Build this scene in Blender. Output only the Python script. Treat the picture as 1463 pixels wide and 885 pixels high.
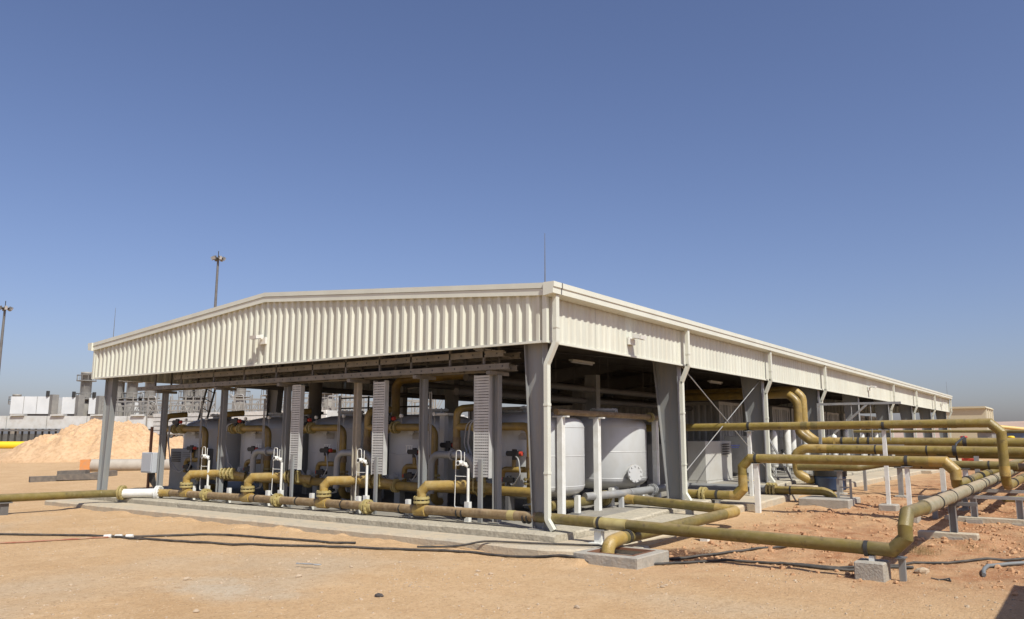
import bpy, math, random
from mathutils import Vector, Matrix, noise
random.seed(7)
scene = bpy.context.scene
for o in list(bpy.data.objects): bpy.data.objects.remove(o)
COL = scene.collection
R = math.radians

# ------------------------------------------------------------------ camera
CAM = Vector((-11.943, -7.952, 1.624))
YAW, PITCH, ROLL = R(36.05), R(9.107), R(0.103)
cd = bpy.data.cameras.new('camera'); cam = bpy.data.objects.new('camera', cd); COL.objects.link(cam)
fw = Vector((math.cos(PITCH)*math.cos(YAW), math.cos(PITCH)*math.sin(YAW), math.sin(PITCH)))
rt = fw.cross(Vector((0, 0, 1))).normalized(); up = rt.cross(fw)
r2 = rt*math.cos(ROLL) + up*math.sin(ROLL); u2 = up*math.cos(ROLL) - rt*math.sin(ROLL)
m = Matrix((r2, u2, -fw)).transposed().to_4x4(); m.translation = CAM
cam.matrix_world = m
cd.sensor_width = 36; cd.lens = 28.0; cd.clip_start = 0.05; cd.clip_end = 20000
scene.camera = cam

# ------------------------------------------------------------------ sky, sun, exposure
SUN_EL = R(50.5); SUN_AZ = math.atan2(-0.38, -0.925)     # horizontal direction towards the sun: (-.38, -.925)
world = bpy.data.worlds.new('World'); scene.world = world; world.use_nodes = True
wn = world.node_tree; bg = wn.nodes['Background']
sky = wn.nodes.new('ShaderNodeTexSky'); sky.sky_type = 'NISHITA'; sky.sun_disc = False
sky.sun_elevation = SUN_EL; sky.sun_rotation = SUN_AZ
sky.altitude = 300; sky.air_density = 1.0; sky.dust_density = 2.1; sky.ozone_density = 3.5
tint = wn.nodes.new('ShaderNodeMix'); tint.data_type = 'RGBA'; tint.blend_type = 'MULTIPLY'; tint.inputs[0].default_value = 1
tint.inputs[7].default_value = (1.06, .965, 1.08, 1)          # dusty desert air: a touch less green
wn.links.new(sky.outputs[0], tint.inputs[6]); wn.links.new(tint.outputs[2], bg.inputs[0]); bg.inputs[1].default_value = 0.105
sd = bpy.data.lights.new('sun', 'SUN'); sd.energy = 5.0; sd.angle = R(0.53); sd.color = (1, 0.98, 0.895)
sun = bpy.data.objects.new('sun', sd); COL.objects.link(sun)
tosun = Vector((-0.38*math.cos(SUN_EL), -0.925*math.cos(SUN_EL), math.sin(SUN_EL))).normalized()
sun.rotation_euler = tosun.to_track_quat('Z', 'Y').to_euler(); sun.location = (-20, -30, 30)
scene.view_settings.view_transform = 'Standard'; scene.view_settings.look = 'None'
scene.view_settings.exposure = 0.07; scene.view_settings.gamma = 1; scene.view_settings.use_curve_mapping = False

# ------------------------------------------------------------------ materials
MATS = {}
def mat(name, col, rough=.6, metal=0., var=None, scale=2., bump=0., bscale=30., stretch=None, var2=None, scale2=12., amt2=.5, spec=.5, dust=0., objvar=0., spots=None):
    """procedural: base colour with one or two noise-driven colour variations and fine relief"""
    if name in MATS: return MATS[name]
    ma = bpy.data.materials.new(name); ma.use_nodes = True; nt = ma.node_tree; N = nt.nodes; L = nt.links
    b = N['Principled BSDF']; b.inputs['Roughness'].default_value = rough; b.inputs['Metallic'].default_value = metal
    b.inputs['Specular IOR Level'].default_value = spec
    geo = N.new('ShaderNodeNewGeometry'); vec = geo.outputs['Position']
    if stretch:
        mp = N.new('ShaderNodeMapping'); mp.inputs['Scale'].default_value = stretch; L.new(vec, mp.inputs[0]); vec = mp.outputs[0]
    c = N.new('ShaderNodeRGB'); c.outputs[0].default_value = (*col, 1); out = c.outputs[0]
    def mix(out, colr, sc, lo, hi, amt):
        t = N.new('ShaderNodeTexNoise'); t.inputs['Scale'].default_value = sc; t.inputs['Detail'].default_value = 6; t.inputs['Roughness'].default_value = .6
        L.new(vec, t.inputs['Vector'])
        mr = N.new('ShaderNodeMapRange'); mr.inputs[1].default_value = lo; mr.inputs[2].default_value = hi; mr.inputs[4].default_value = amt; L.new(t.outputs[0], mr.inputs[0])
        x = N.new('ShaderNodeMix'); x.data_type = 'RGBA'; L.new(mr.outputs[0], x.inputs[0]); L.new(out, x.inputs[6]); x.inputs[7].default_value = (*colr, 1)
        return x.outputs[2]
    if var: out = mix(out, var, scale, .4, .65, 1.)
    if var2: out = mix(out, var2, scale2, .45, .7, amt2)
    if spots: out = mix(out, spots, 5.5, .60, .66, .75)
    if dust:
        sp = N.new('ShaderNodeSeparateXYZ'); L.new(geo.outputs['Normal'], sp.inputs[0])
        t = N.new('ShaderNodeTexNoise'); t.inputs['Scale'].default_value = 6; t.inputs['Detail'].default_value = 7; L.new(geo.outputs['Position'], t.inputs['Vector'])
        ad = N.new('ShaderNodeMath'); ad.operation = 'MULTIPLY_ADD'; L.new(t.outputs[0], ad.inputs[0]); ad.inputs[1].default_value = .9; L.new(sp.outputs[2], ad.inputs[2])
        mr = N.new('ShaderNodeMapRange'); mr.inputs[1].default_value = 1.0; mr.inputs[2].default_value = 1.5; mr.inputs[4].default_value = dust; L.new(ad.outputs[0], mr.inputs[0])
        x = N.new('ShaderNodeMix'); x.data_type = 'RGBA'; L.new(mr.outputs[0], x.inputs[0]); L.new(out, x.inputs[6]); x.inputs[7].default_value = (.46, .33, .20, 1); out = x.outputs[2]
    if objvar:
        oi = N.new('ShaderNodeObjectInfo'); mr = N.new('ShaderNodeMapRange'); mr.inputs[3].default_value = 1-objvar; mr.inputs[4].default_value = 1+objvar*.4; L.new(oi.outputs['Random'], mr.inputs[0])
        x = N.new('ShaderNodeMix'); x.data_type = 'RGBA'; x.blend_type = 'MULTIPLY'; x.inputs[0].default_value = 1; L.new(out, x.inputs[6]); L.new(mr.outputs[0], x.inputs[7]); out = x.outputs[2]
    L.new(out, b.inputs['Base Color'])
    if bump:
        t = N.new('ShaderNodeTexNoise'); t.inputs['Scale'].default_value = bscale; t.inputs['Detail'].default_value = 5; L.new(vec, t.inputs['Vector'])
        bp = N.new('ShaderNodeBump'); bp.inputs['Strength'].default_value = bump; bp.inputs['Distance'].default_value = .02; L.new(t.outputs[0], bp.inputs['Height']); L.new(bp.outputs[0], b.inputs['Normal'])
    MATS[name] = ma; return ma

CLAD = mat('cream_cladding', (.615, .62, .525), .45, var=(.565, .57, .48), scale=.8, stretch=(3, 3, .35), var2=(.52, .47, .36), scale2=2.5, amt2=.45, objvar=.07)
TRIM = mat('cream_trim', (.645, .65, .555), .45, var=(.60, .60, .51), scale=1.5, dust=.35, objvar=.04)
UNDERSIDE = mat('shade_dark_underside', (.13, .13, .13), .8, var=(.10, .10, .10), scale=1)  # dark colour stands in for shade on the unlit roof underside
STEEL = mat('grey_steel_paint', (.24, .25, .25), .5, var=(.20, .205, .205), scale=1.2, stretch=(2, 2, .4), var2=(.30, .27, .22), scale2=5, amt2=.55, dust=.4)
STEELD = mat('grey_steel_purlin', (.14, .135, .13), .6, var=(.11, .105, .10), scale=2)
GALV = mat('galvanised_steel', (.33, .33, .32), .5, .25, var=(.26, .26, .255), scale=4, var2=(.36, .31, .23), scale2=7, amt2=.4)
DUSTG = mat('dusty_galvanised', (.22, .20, .17), .6, .15, var=(.16, .15, .13), scale=5)
WHITE = mat('white_paint', (.72, .72, .68), .45, var=(.63, .62, .56), scale=5)
TANK = mat('tank_grey_paint', (.49, .50, .495), .38, var=(.46, .465, .455), scale=1.0, stretch=(1, 1, .5), var2=(.38, .36, .31), scale2=3, amt2=.35, dust=.5)
TANKP = mat('tank_pipe_grey', (.28, .285, .28), .45, .1, var=(.23, .23, .22), scale=3)
GRP = mat('olive_grp_pipe', (.235, .172, .034), .42, var=(.175, .128, .03), scale=2.2, bump=.35, bscale=45, var2=(.30, .235, .11), scale2=9, amt2=.45, dust=.28, spots=(.12, .085, .03))
GRPD = mat('dark_olive_grp_pipe', (.18, .138, .034), .45, var=(.125, .10, .03), scale=2, bump=.25, bscale=60, var2=(.24, .185, .09), scale2=10, amt2=.4, dust=.25, spots=(.085, .062, .03))
GRPC = mat('pale_dusty_grp_pipe', (.27, .24, .15), .6, var=(.22, .19, .11), scale=3, bump=.25, bscale=60, var2=(.34, .31, .23), scale2=8, amt2=.6, dust=.6, spots=(.15, .12, .07))
BROWN = mat('brown_pipe', (.215, .145, .068), .6, var=(.155, .10, .048), scale=3, bump=.4, bscale=45, var2=(.31, .24, .14), scale2=9, amt2=.7, dust=.5, spots=(.09, .055, .03))
YEL = mat('yellow_resin', (.36, .235, .055), .42, var=(.27, .185, .05), scale=3, bump=.3, bscale=50, var2=(.42, .33, .15), scale2=7, amt2=.6, dust=.4, spots=(.17, .11, .035))
YELP = mat('pale_yellow_flange', (.40, .33, .14), .5, var=(.31, .24, .09), scale=6)
YELIN = mat('yellow_manifold', (.33, .22, .05), .4, var=(.22, .15, .045), scale=2.5, var2=(.11, .08, .04), scale2=4, amt2=.6)
YBRIGHT = mat('bright_yellow_paint', (.75, .52, .02), .45)
BLACK = mat('black_plastic', (.02, .02, .02), .45)
RUBBER = mat('black_rubber', (.035, .033, .03), .7, var=(.09, .075, .06), scale=6)
REDP = mat('red_plastic', (.45, .05, .03), .5)
REDHOSE = mat('dusty_red_hose', (.30, .12, .07), .8, var=(.36, .24, .15), scale=4)
HOSE = mat('grey_hose', (.30, .30, .29), .5)
CONC = mat('dusty_concrete', (.44, .38, .28), .9, var=(.50, .40, .27), scale=1.3, bump=.5, bscale=25, var2=(.33, .30, .24), scale2=6, amt2=.6)
KERBM = mat('kerb_concrete', (.45, .40, .30), .9, var=(.38, .34, .26), scale=4, bump=.8, bscale=18, var2=(.26, .23, .17), scale2=14, amt2=.7)
BLOCK = mat('block_concrete', (.36, .33, .28), .9, var=(.29, .27, .23), scale=5, bump=.6, bscale=30, var2=(.42, .36, .27), scale2=9, amt2=.5)
BOXG = mat('grey_cabinet_paint', (.24, .25, .25), .5, var=(.21, .22, .22), scale=3)
BOXL = mat('pale_cabinet_paint', (.50, .49, .45), .45, var=(.46, .44, .39), scale=2)
CONT = mat('container_paint', (.40, .40, .38), .5, var=(.34, .34, .32), scale=1, stretch=(2, 2, .4), var2=(.25, .22, .19), scale2=5, amt2=.5)
DARK = mat('dark_iron', (.05, .048, .045), .55, .3)
RUST = mat('rusty_brown_steel', (.17, .08, .045), .8)
FARW = mat('far_white_sheet', (.52, .53, .52), .5, var=(.44, .45, .43), scale=.5, var2=(.36, .33, .28), scale2=1.3, amt2=.5)
FARG = mat('far_grey_steel', (.21, .20, .185), .6, var=(.28, .265, .235), scale=.6)
HOUSE = mat('housing_white', (.66, .67, .66), .5, var=(.60, .61, .60), scale=.6)
FARB = mat('far_tan_sheet', (.50, .44, .30), .6)
LITTAN = mat('far_cream_sheet', (.60, .56, .44), .6)
ORANGE = mat('orange_paint', (.60, .24, .07), .6, var=(.5, .25, .12), scale=6)
BLUE = mat('blue_paint', (.03, .065, .15), .5)
STONE = mat('pale_stone', (.46, .36, .25), .95, var=(.36, .27, .18), scale=8, bump=.5, bscale=40)
STONED = mat('dark_stone', (.07, .06, .055), .9)
GLASS = mat('lamp_glass', (.55, .56, .58), .15)
WOOD = mat('weathered_wood', (.12, .105, .09), .9, var=(.18, .15, .12), scale=8)
STRAW = mat('dry_straw', (.42, .30, .14), .9)

# ------------------------------------------------------------------ ground height
def smooth(a, b, x):
    t = min(1., max(0., (x-a)/(b-a))); return t*t*(3-2*t)
def rise(x):
    return .33*min(1., max(0., (x-1)/12))
def gz(x, y):
    z = -.25 + rise(x)
    d = math.hypot(x+5, y+3)
    if d < 150:
        rough = smooth(-1.4, -2.6, y)*smooth(-1.5, 2.5, x)
        n1 = noise.noise(Vector((x*.35, y*.35, 0)))
        n2 = noise.noise(Vector((x*1.3, y*1.3, 5)))
        n3 = noise.noise(Vector((x*3.7, y*3.7, 9)))
        n4 = noise.noise(Vector((x*9, y*9, 2)))
        f = 1-smooth(60, 150, d)
        z += f*(n1*(.025+.03*rough) + n2*(.010+.045*rough) + n3*(.006+.032*rough) + n4*(.004+.014*rough)) - .01
        if rough > .01: z += f*rough*(.07*(.5-abs(noise.noise(Vector((x*.8+y*.5, y*1.1-x*.3, 7)))))-.02 + .03*abs(noise.noise(Vector((x*2.3, y*2.3, 3)))))
        z += .10*math.exp(-((x-3.2)**2/2.5+(y+3.1)**2/.6))*rough - .05*math.exp(-((x-.1)**2/.7+(y+2.35)**2/.25))
        if -2.2 < x < -.6 and -1.5 < y < 15: z += .075*math.exp(-((x+1.2)/.3)**2)*max(0., .35+n2*.9+n3*.5)   # sand drifted against the apron
        for cx, cy, ang in ((-6.5, 0., 1.05), (-5.2, -.6, .98)):        # faint wheel ruts
            dx, dy = x-cx, y-cy; q = dx*math.sin(ang)-dy*math.cos(ang)+.25*math.sin((dx*math.cos(ang)+dy*math.sin(ang))*.35)
            for off in (-.8, .8):
                e = (q-off)/.14
                if abs(e) < 3: z += f*(-.018*math.exp(-e*e)+.010*math.exp(-(abs(e)-1.7)**2*3))*(.5+.8*abs(n1))
    return z

# ------------------------------------------------------------------ mesh helpers
def wloc(o):
    v = Vector((0, 0, 0))
    while o is not None: v = v + o.location; o = o.parent
    return v
class MB:
    def __init__(s): s.v = []; s.f = []; s.sm = []
    def add(s, vs, fs, sm=False):
        n = len(s.v); s.v += [tuple(p) for p in vs]; s.f += [tuple(i+n for i in f) for f in fs]; s.sm += [sm]*len(fs); return s
    def box(s, x0, x1, y0, y1, z0, z1, bev=0.):
        if bev <= 0:
            vs = [(x, y, z) for x in (x0, x1) for y in (y0, y1) for z in (z0, z1)]
            return s.add(vs, [(0, 1, 3, 2), (4, 6, 7, 5), (0, 4, 5, 1), (2, 3, 7, 6), (0, 2, 6, 4), (1, 5, 7, 3)])
        b = bev; rings = []
        for z, i in ((z0, b), (z0+b, 0), (z1-b, 0), (z1, b)):
            X0, X1, Y0, Y1 = x0+i, x1-i, y0+i, y1-i; c = b
            rings.append([(X0+c, Y0, z), (X1-c, Y0, z), (X1, Y0+c, z), (X1, Y1-c, z), (X1-c, Y1, z), (X0+c, Y1, z), (X0, Y1-c, z), (X0, Y0+c, z)])
        vs = [p for r in rings for p in r]; fs = [tuple(range(7, -1, -1)), tuple(range(24, 32))]
        for k in range(3):
            for i in range(8):
                j = (i+1) % 8; fs.append((k*8+i, k*8+j, k*8+8+j, k*8+8+i))
        return s.add(vs, fs)
    def bar(s, a, b, w, h=None, upv=(0, 0, 1)):
        h = w if h is None else h
        a = Vector(a); b = Vector(b); d = (b-a).normalized(); u = Vector(upv)
        if abs(d.dot(u)) > .95: u = Vector((1, 0, 0))
        x = d.cross(u).normalized(); y = x.cross(d)
        vs = [p+x*sx*w/2+y*sy*h/2 for p in (a, b) for sx, sy in ((-1, -1), (1, -1), (1, 1), (-1, 1))]
        return s.add(vs, [(3, 2, 1, 0), (4, 5, 6, 7), (0, 1, 5, 4), (1, 2, 6, 5), (2, 3, 7, 6), (3, 0, 4, 7)])
    def tube(s, path, r, n=14, caps=True, rs=None, split=False):
        P = [Vector(p) for p in path]; prev = None; vs = []; fs = []
        for i, p in enumerate(P):
            if i == 0: d = (P[1]-p).normalized(); k = 1
            elif i == len(P)-1: d = (p-P[i-1]).normalized()
            else:
                a = (p-P[i-1]).normalized(); c = (P[i+1]-p).normalized(); d = (a+c).normalized()
            if prev is None:
                u = Vector((0, 0, 1)) if abs(d.z) < .9 else Vector((1, 0, 0)); x = d.cross(u).normalized()
            else:
                x = (prev - d*prev.dot(d)).normalized()
            prev = x; y = d.cross(x)
            rr = rs[i] if rs else r
            st = 1.
            if 0 < i < len(P)-1:
                ct = max(.5, (P[i]-P[i-1]).normalized().dot(d)); st = 1/ct
            # widen the mitre in the bend plane only
            bp = None
            if 0 < i < len(P)-1 and st > 1.001:
                bp = ((P[i+1]-p).normalized()-(p-P[i-1]).normalized()).normalized()
            for k in range(n):
                t = 2*math.pi*k/n; o = x*math.cos(t)*rr + y*math.sin(t)*rr
                if bp is not None: o = o + bp*(o.dot(bp))*(st-1)
                vs.append(p+o)
        if split:       # mitred: every straight piece keeps its own end rings
            for i in range(len(P)-1): s.add(vs[i*n:i*n+2*n], [(k, (k+1) % n, n+(k+1) % n, n+k) for k in range(n)], True)
        else:
            for i in range(len(P)-1):
                for k in range(n):
                    j = (k+1) % n; fs.append((i*n+k, i*n+j, i*n+n+j, i*n+n+k))
            s.add(vs, fs, True)
        if caps:
            s.add(vs[:n], [tuple(range(n-1, -1, -1))]); s.add(vs[-n:], [tuple(range(n))])
        return s
    def pipe(s, path, r, bend=.2, seg=2, n=14):
        return s.tube(fillet(path, bend, seg), r, n, True, None, seg == 1)
    def cyl(s, a, b, r, n=16, r2=None):
        return s.tube([a, b], r, n, True, [r, r if r2 is None else r2])
    def lathe(s, prof, c, n=32, axis='Z'):
        vs = []; fs = []
        for r, z in prof:
            for k in range(n):
                t = 2*math.pi*k/n; p = (r*math.cos(t), r*math.sin(t), z)
                if axis == 'X': p = (z, p[0], p[1])
                if axis == 'Y': p = (p[0], z, p[1])
                vs.append((c[0]+p[0], c[1]+p[1], c[2]+p[2]))
        for i in range(len(prof)-1):
            for k in range(n):
                j = (k+1) % n; fs.append((i*n+k, i*n+j, i*n+n+j, i*n+n+k))
        return s.add(vs, fs, True)
    def prism(s, poly, axis, a, b):
        """poly of 2D points extruded along axis from a to b"""
        def P(p, t): return {'X': (t, p[0], p[1]), 'Y': (p[0], t, p[1]), 'Z': (p[0], p[1], t)}[axis]
        n = len(poly); vs = [P(p, a) for p in poly]+[P(p, b) for p in poly]
        fs = [tuple(range(n-1, -1, -1)), tuple(range(n, 2*n))]+[(i, (i+1) % n, n+(i+1) % n, n+i) for i in range(n)]
        return s.add(vs, fs)
    def flange(s, c, d, r, t=.03, bolts=8, br=None):
        c = Vector(c); d = Vector(d).normalized()
        s.cyl(c-d*t/2, c+d*t/2, r, 20)
        u = Vector((0, 0, 1)) if abs(d.z) < .9 else Vector((1, 0, 0)); x = d.cross(u).normalized(); y = d.cross(x)
        for k in range(bolts):
            a = 2*math.pi*(k+.5)/bolts; o = (x*math.cos(a)+y*math.sin(a))*r*.84
            s.cyl(c+o-d*(t/2+.018), c+o+d*(t/2+.018), br or r*.09, 6)
        return s
    def mesh(s, name, ma, off=(0, 0, 0), sharp=True):
        me = bpy.data.meshes.new(name); o = Vector(off)
        me.from_pydata([tuple(Vector(p)-o) for p in s.v], [], s.f); me.materials.append(ma)
        me.polygons.foreach_set('use_smooth', s.sm); me.update()
        return me
    def build(s, name, ma, parent=None, origin=None):
        pl = wloc(parent) if parent is not None else Vector((0, 0, 0))
        og = Vector(origin) if origin is not None else Vector((0, 0, 0)) if parent is None else pl
        me = s.mesh(name, ma, og)
        o = bpy.data.objects.new(name, me); COL.objects.link(o); o.parent = parent; o.location = og-pl
        return o
def fillet(path, bend, seg):
    P = [Vector(p) for p in path]; out = [P[0]]
    for i in range(1, len(P)-1):
        a = (P[i-1]-P[i]); b = (P[i+1]-P[i]); la, lb = a.length, b.length; a.normalize(); b.normalize()
        ang = math.acos(max(-1, min(1, a.dot(b))))
        if ang > math.pi-.03: out.append(P[i]); continue
        t = min(bend/math.tan(ang/2), la*.48, lb*.48); rr = t*math.tan(ang/2)
        p0 = P[i]+a*t; p1 = P[i]+b*t; cdir = (a+b).normalized(); c = P[i]+cdir*(rr/math.sin(ang/2))
        v0 = p0-c; v1 = p1-c; tot = v0.angle(v1)
        for k in range(seg+1):
            f = k/seg
            out.append(c + (v0*math.sin((1-f)*tot)+v1*math.sin(f*tot))/math.sin(tot))
    out.append(P[-1]); return out
def thing(name, label, cat, loc=(0, 0, 0), group=None):
    o = bpy.data.objects.new(name, None); COL.objects.link(o); o.location = loc; o.empty_display_size = .2
    return tag(o, label, cat, group)
def tag(o, label, cat, group=None):
    o['label'] = label; o['category'] = cat
    if group: o['group'] = group
    return o
def struct(o): o['kind'] = 'structure'; return o
def copy_tree(o, parent=None, dloc=(0, 0, 0)):
    c = o.copy(); COL.objects.link(c); c.parent = parent
    if parent is None: c.location = o.location+Vector(dloc)
    for ch in list(o.children): copy_tree(ch, c)
    return c
ORD = ['first', 'second', 'third', 'fourth', 'fifth', 'sixth', 'seventh', 'eighth', 'ninth', 'tenth', 'eleventh', 'twelfth']
def wob(p, a, sc=3.): return Vector(p)+Vector((noise.noise(Vector(p)*sc), noise.noise(Vector(p)*sc+Vector((7, 3, 1))), 0))*a

# ================================================================== SETTING
# ------------------------------------------------------------------ ground sheet
def ground_material():
    ma = bpy.data.materials.new('sandy_ground'); ma.use_nodes = True; nt = ma.node_tree; N = nt.nodes; L = nt.links
    b = N['Principled BSDF']; b.inputs['Roughness'].default_value = .95; b.inputs['Specular IOR Level'].default_value = .15
    pos = N.new('ShaderNodeNewGeometry').outputs['Position']
    def nz(sc, det=8, ro=.6, stretch=None):
        t = N.new('ShaderNodeTexNoise'); t.inputs['Scale'].default_value = sc; t.inputs['Detail'].default_value = det; t.inputs['Roughness'].default_value = ro
        if stretch:
            mp = N.new('ShaderNodeMapping'); mp.inputs['Scale'].default_value = stretch; mp.inputs['Rotation'].default_value = (0, 0, .9); L.new(pos, mp.inputs[0]); L.new(mp.outputs[0], t.inputs['Vector'])
        else: L.new(pos, t.inputs['Vector'])
        return t.outputs[0]
    def rng(x, a, c, lo=0., hi=1.):
        r_ = N.new('ShaderNodeMapRange'); r_.inputs[1].default_value = a; r_.inputs[2].default_value = c; r_.inputs[3].default_value = lo; r_.inputs[4].default_value = hi; L.new(x, r_.inputs[0]); return r_.outputs[0]
    def mix(f, a, c):
        x = N.new('ShaderNodeMix'); x.data_type = 'RGBA'; L.new(f, x.inputs[0])
        for s_, i in ((a, 6), (c, 7)):
            if isinstance(s_, tuple): x.inputs[i].default_value = (*s_, 1)
            else: L.new(s_, x.inputs[i])
        return x.outputs[2]
    def mul(a, c):
        x = N.new('ShaderNodeMath'); x.operation = 'MULTIPLY'; L.new(a, x.inputs[0])
        if isinstance(c, float): x.inputs[1].default_value = c
        else: L.new(c, x.inputs[1])
        return x.outputs[0]
    sep = N.new('ShaderNodeSeparateXYZ'); L.new(pos, sep.inputs[0])
    c = mix(rng(nz(.35), .35, .65), (.545, .365, .20), (.485, .315, .165))
    c = mix(rng(nz(1.7), .45, .7, 0, .7), c, (.60, .42, .245))
    # reddish dug soil on the pipe side
    red = mul(rng(sep.outputs[1], -1.2, -3.2), rng(sep.outputs[0], -2.5, 1.5))
    red = mul(red, rng(nz(.6), .25, .55))
    c = mix(red, c, mix(rng(nz(2.2), .4, .62), (.33, .15, .07), (.46, .265, .14)))
    # pale grey dusty patches in the yard
    pale = mul(rng(nz(.22, 5, .5), .52, .64), rng(sep.outputs[0], -1.5, -3.))
    c = mix(mul(pale, .6), c, (.47, .38, .27))
    vp_ = N.new('ShaderNodeVectorMath'); vp_.operation = 'DISTANCE'; sc_ = N.new('ShaderNodeVectorMath'); sc_.operation = 'MULTIPLY'; L.new(pos, sc_.inputs[0]); sc_.inputs[1].default_value = (1.25, .62, 0)
    L.new(sc_.outputs[0], vp_.inputs[0]); vp_.inputs[1].default_value = (-5.7*1.25, 1.1*.62, 0)
    ap_ = N.new('ShaderNodeMath'); ap_.operation = 'MULTIPLY_ADD'; L.new(nz(1.6, 9, .7), ap_.inputs[0]); ap_.inputs[1].default_value = 1.5; L.new(vp_.outputs['Value'], ap_.inputs[2])
    c = mix(rng(ap_.outputs[0], 1.0, 1.6, .7, 0), c, (.52, .44, .33))
    # damp soil beside the pit
    vm = N.new('ShaderNodeVectorMath'); vm.operation = 'DISTANCE'; L.new(pos, vm.inputs[0]); vm.inputs[1].default_value = (.45, -2.35, -.27)
    ad = N.new('ShaderNodeMath'); ad.operation = 'MULTIPLY_ADD'; L.new(nz(2.5), ad.inputs[0]); ad.inputs[1].default_value = .9; L.new(vm.outputs['Value'], ad.inputs[2])
    c = mix(rng(ad.outputs[0], .98, 1.3, 1, 0), c, (.09, .04, .022))
    # fine grain and grit
    c = mix(rng(nz(11, 9, .7), .48, .68, 0, .6), c, (.36, .225, .115))
    c = mix(rng(nz(45, 4), .58, .68, 0, .7), c, (.70, .55, .38))
    c = mix(rng(nz(30, 4), .60, .68, 0, .75), c, (.22, .13, .07))
    L.new(c, b.inputs['Base Color'])
    h1 = nz(4, 12, .72); h2 = nz(28, 8, .75); h3 = nz(9, 6, .6, (1, 3.2, 1))
    a1 = N.new('ShaderNodeMath'); a1.operation = 'MULTIPLY_ADD'; L.new(h2, a1.inputs[0]); a1.inputs[1].default_value = .55; L.new(mul(h1, .55), a1.inputs[2])
    a2 = N.new('ShaderNodeMath'); a2.operation = 'MULTIPLY_ADD'; L.new(h3, a2.inputs[0]); a2.inputs[1].default_value = .25; L.new(a1.outputs[0], a2.inputs[2])
    bp = N.new('ShaderNodeBump'); bp.inputs['Strength'].default_value = .7; bp.inputs['Distance'].default_value = .07; L.new(a2.outputs[0], bp.inputs['Height']); L.new(bp.outputs[0], b.inputs['Normal'])
    return ma
GROUND = ground_material()
def axis_coords(lo, hi, fine):
    """dense between lo and hi, ever coarser out to the horizon"""
    a = []; x = lo
    while x < hi: a.append(x); x += fine
    st = fine; x = hi; up_ = []
    while x < 6000: up_.append(x); x += st; st *= 1.12
    st = fine; x = lo-fine; dn = []
    while x > -6000: dn.append(x); x -= st; st *= 1.12
    return dn[::-1]+a+up_
xs = axis_coords(-9.5, 10.5, .07); ys = axis_coords(-8, 11, .07)
gv = [(x, y, gz(x, y)) for x in xs for y in ys]; ny = len(ys)
gf = [(i*ny+j, i*ny+ny+j, i*ny+ny+j+1, i*ny+j+1) for i in range(len(xs)-1) for j in range(ny-1)]
gm = bpy.data.meshes.new('ground'); gm.from_pydata(gv, [], gf); gm.materials.append(GROUND)
gm.polygons.foreach_set('use_smooth', [True]*len(gf)); gm.update()
ground = bpy.data.objects.new('ground', gm); COL.objects.link(ground); struct(ground)
del gv, gf

# ------------------------------------------------------------------ far hills on the right
hb = MB(); n = 60; hv = []; hf = []
for i in range(n+1):
    t = i/n; bx_, by_ = 1050+150*math.sin(t*5), 60-900*t+400*(1-t)
    h_ = 24+16*noise.noise(Vector((t*9, 0, 0)))+10*noise.noise(Vector((t*25, 3, 0)))
    h_ = max(6, h_)
    for k, (dx, zz) in enumerate(((-220, 0), (-110, h_*.55), (-30, h_), (60, h_*1.02), (300, 0))):
        hv.append((bx_+dx+20*noise.noise(Vector((t*20, k, 1))), by_, zz+4*noise.noise(Vector((t*30, k*3, 1)))*(zz > 0)))
for i in range(n):
    for k in range(4): hf.append((i*5+k, i*5+5+k, i*5+6+k, i*5+k+1))
hb.add(hv, hf, True)
struct(hb.build('hills', mat('far_hill', (.36, .25, .19), .95, var=(.42, .31, .24), scale=.02)))

# ------------------------------------------------------------------ building floor, kerbs, apron
W, LEN, HE, HF, HR = 16.16, 48.6, 4.35, 3.345, 5.02
def sloped(mb, x0, x1, y0, y1, top, thick, bev=.02, step=2.):
    """slab piece whose top follows rise(x); edges bevelled"""
    n_ = max(1, int(math.ceil((x1-x0)/step))); rings = []
    cols = [x0, x0+bev]+[x0+bev+(x1-x0-2*bev)*k/n_ for k in range(1, n_)]+[x1-bev, x1]
    vs = []; fs = []
    for i, x in enumerate(cols):
        e = bev if i in (0, len(cols)-1) else 0; z = top+rise(x)
        vs += [(x, y0, z-thick), (x, y0, z-bev), (x, y0+bev, z-e), (x, y1-bev, z-e), (x, y1, z-bev), (x, y1, z-thick)]
    for i in range(len(cols)-1):
        for k in range(6): j = (k+1) % 6; fs.append((i*6+k, i*6+j, i*6+6+j, i*6+6+k))
    fs += [tuple(range(5, -1, -1)), tuple(len(vs)-6+k for k in range(6))]
    return mb.add(vs, [f[::-1] for f in fs])
FLOORM = mat('shade_darkened_floor', (.27, .25, .21), .9, var=(.21, .195, .17), scale=1.5, bump=.4, bscale=25, var2=(.26, .23, .18), scale2=5, amt2=.5)  # floor colour darkened to deepen the shade inside the shelter
fl = MB(); sloped(fl, .42, LEN, .36, W+.2, -.012, .4)
floor = struct(fl.build('building_floor', FLOORM))
KERBS = []
for y0, y1 in ((-.38, 5.02), (5.035, 10.9), (10.915, 15.2)):
    KERBS.append(('Y', y0, y1, -.32, .41, 0.))
KERBS.append(('Y', 15.215, W+.2, -.30, .41, -.01))
xx = .42; sg = [3.1, 3.6, 4.6, 5., 5.2, 5.4, 5.6, 5.4, 5.2, 5.]
for i, s_ in enumerate(sg):
    KERBS.append(('X', xx, min(xx+s_-.015, LEN), -.38 if i < 1 else -.30, .35, 0.)); xx += s_
apron = None
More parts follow.
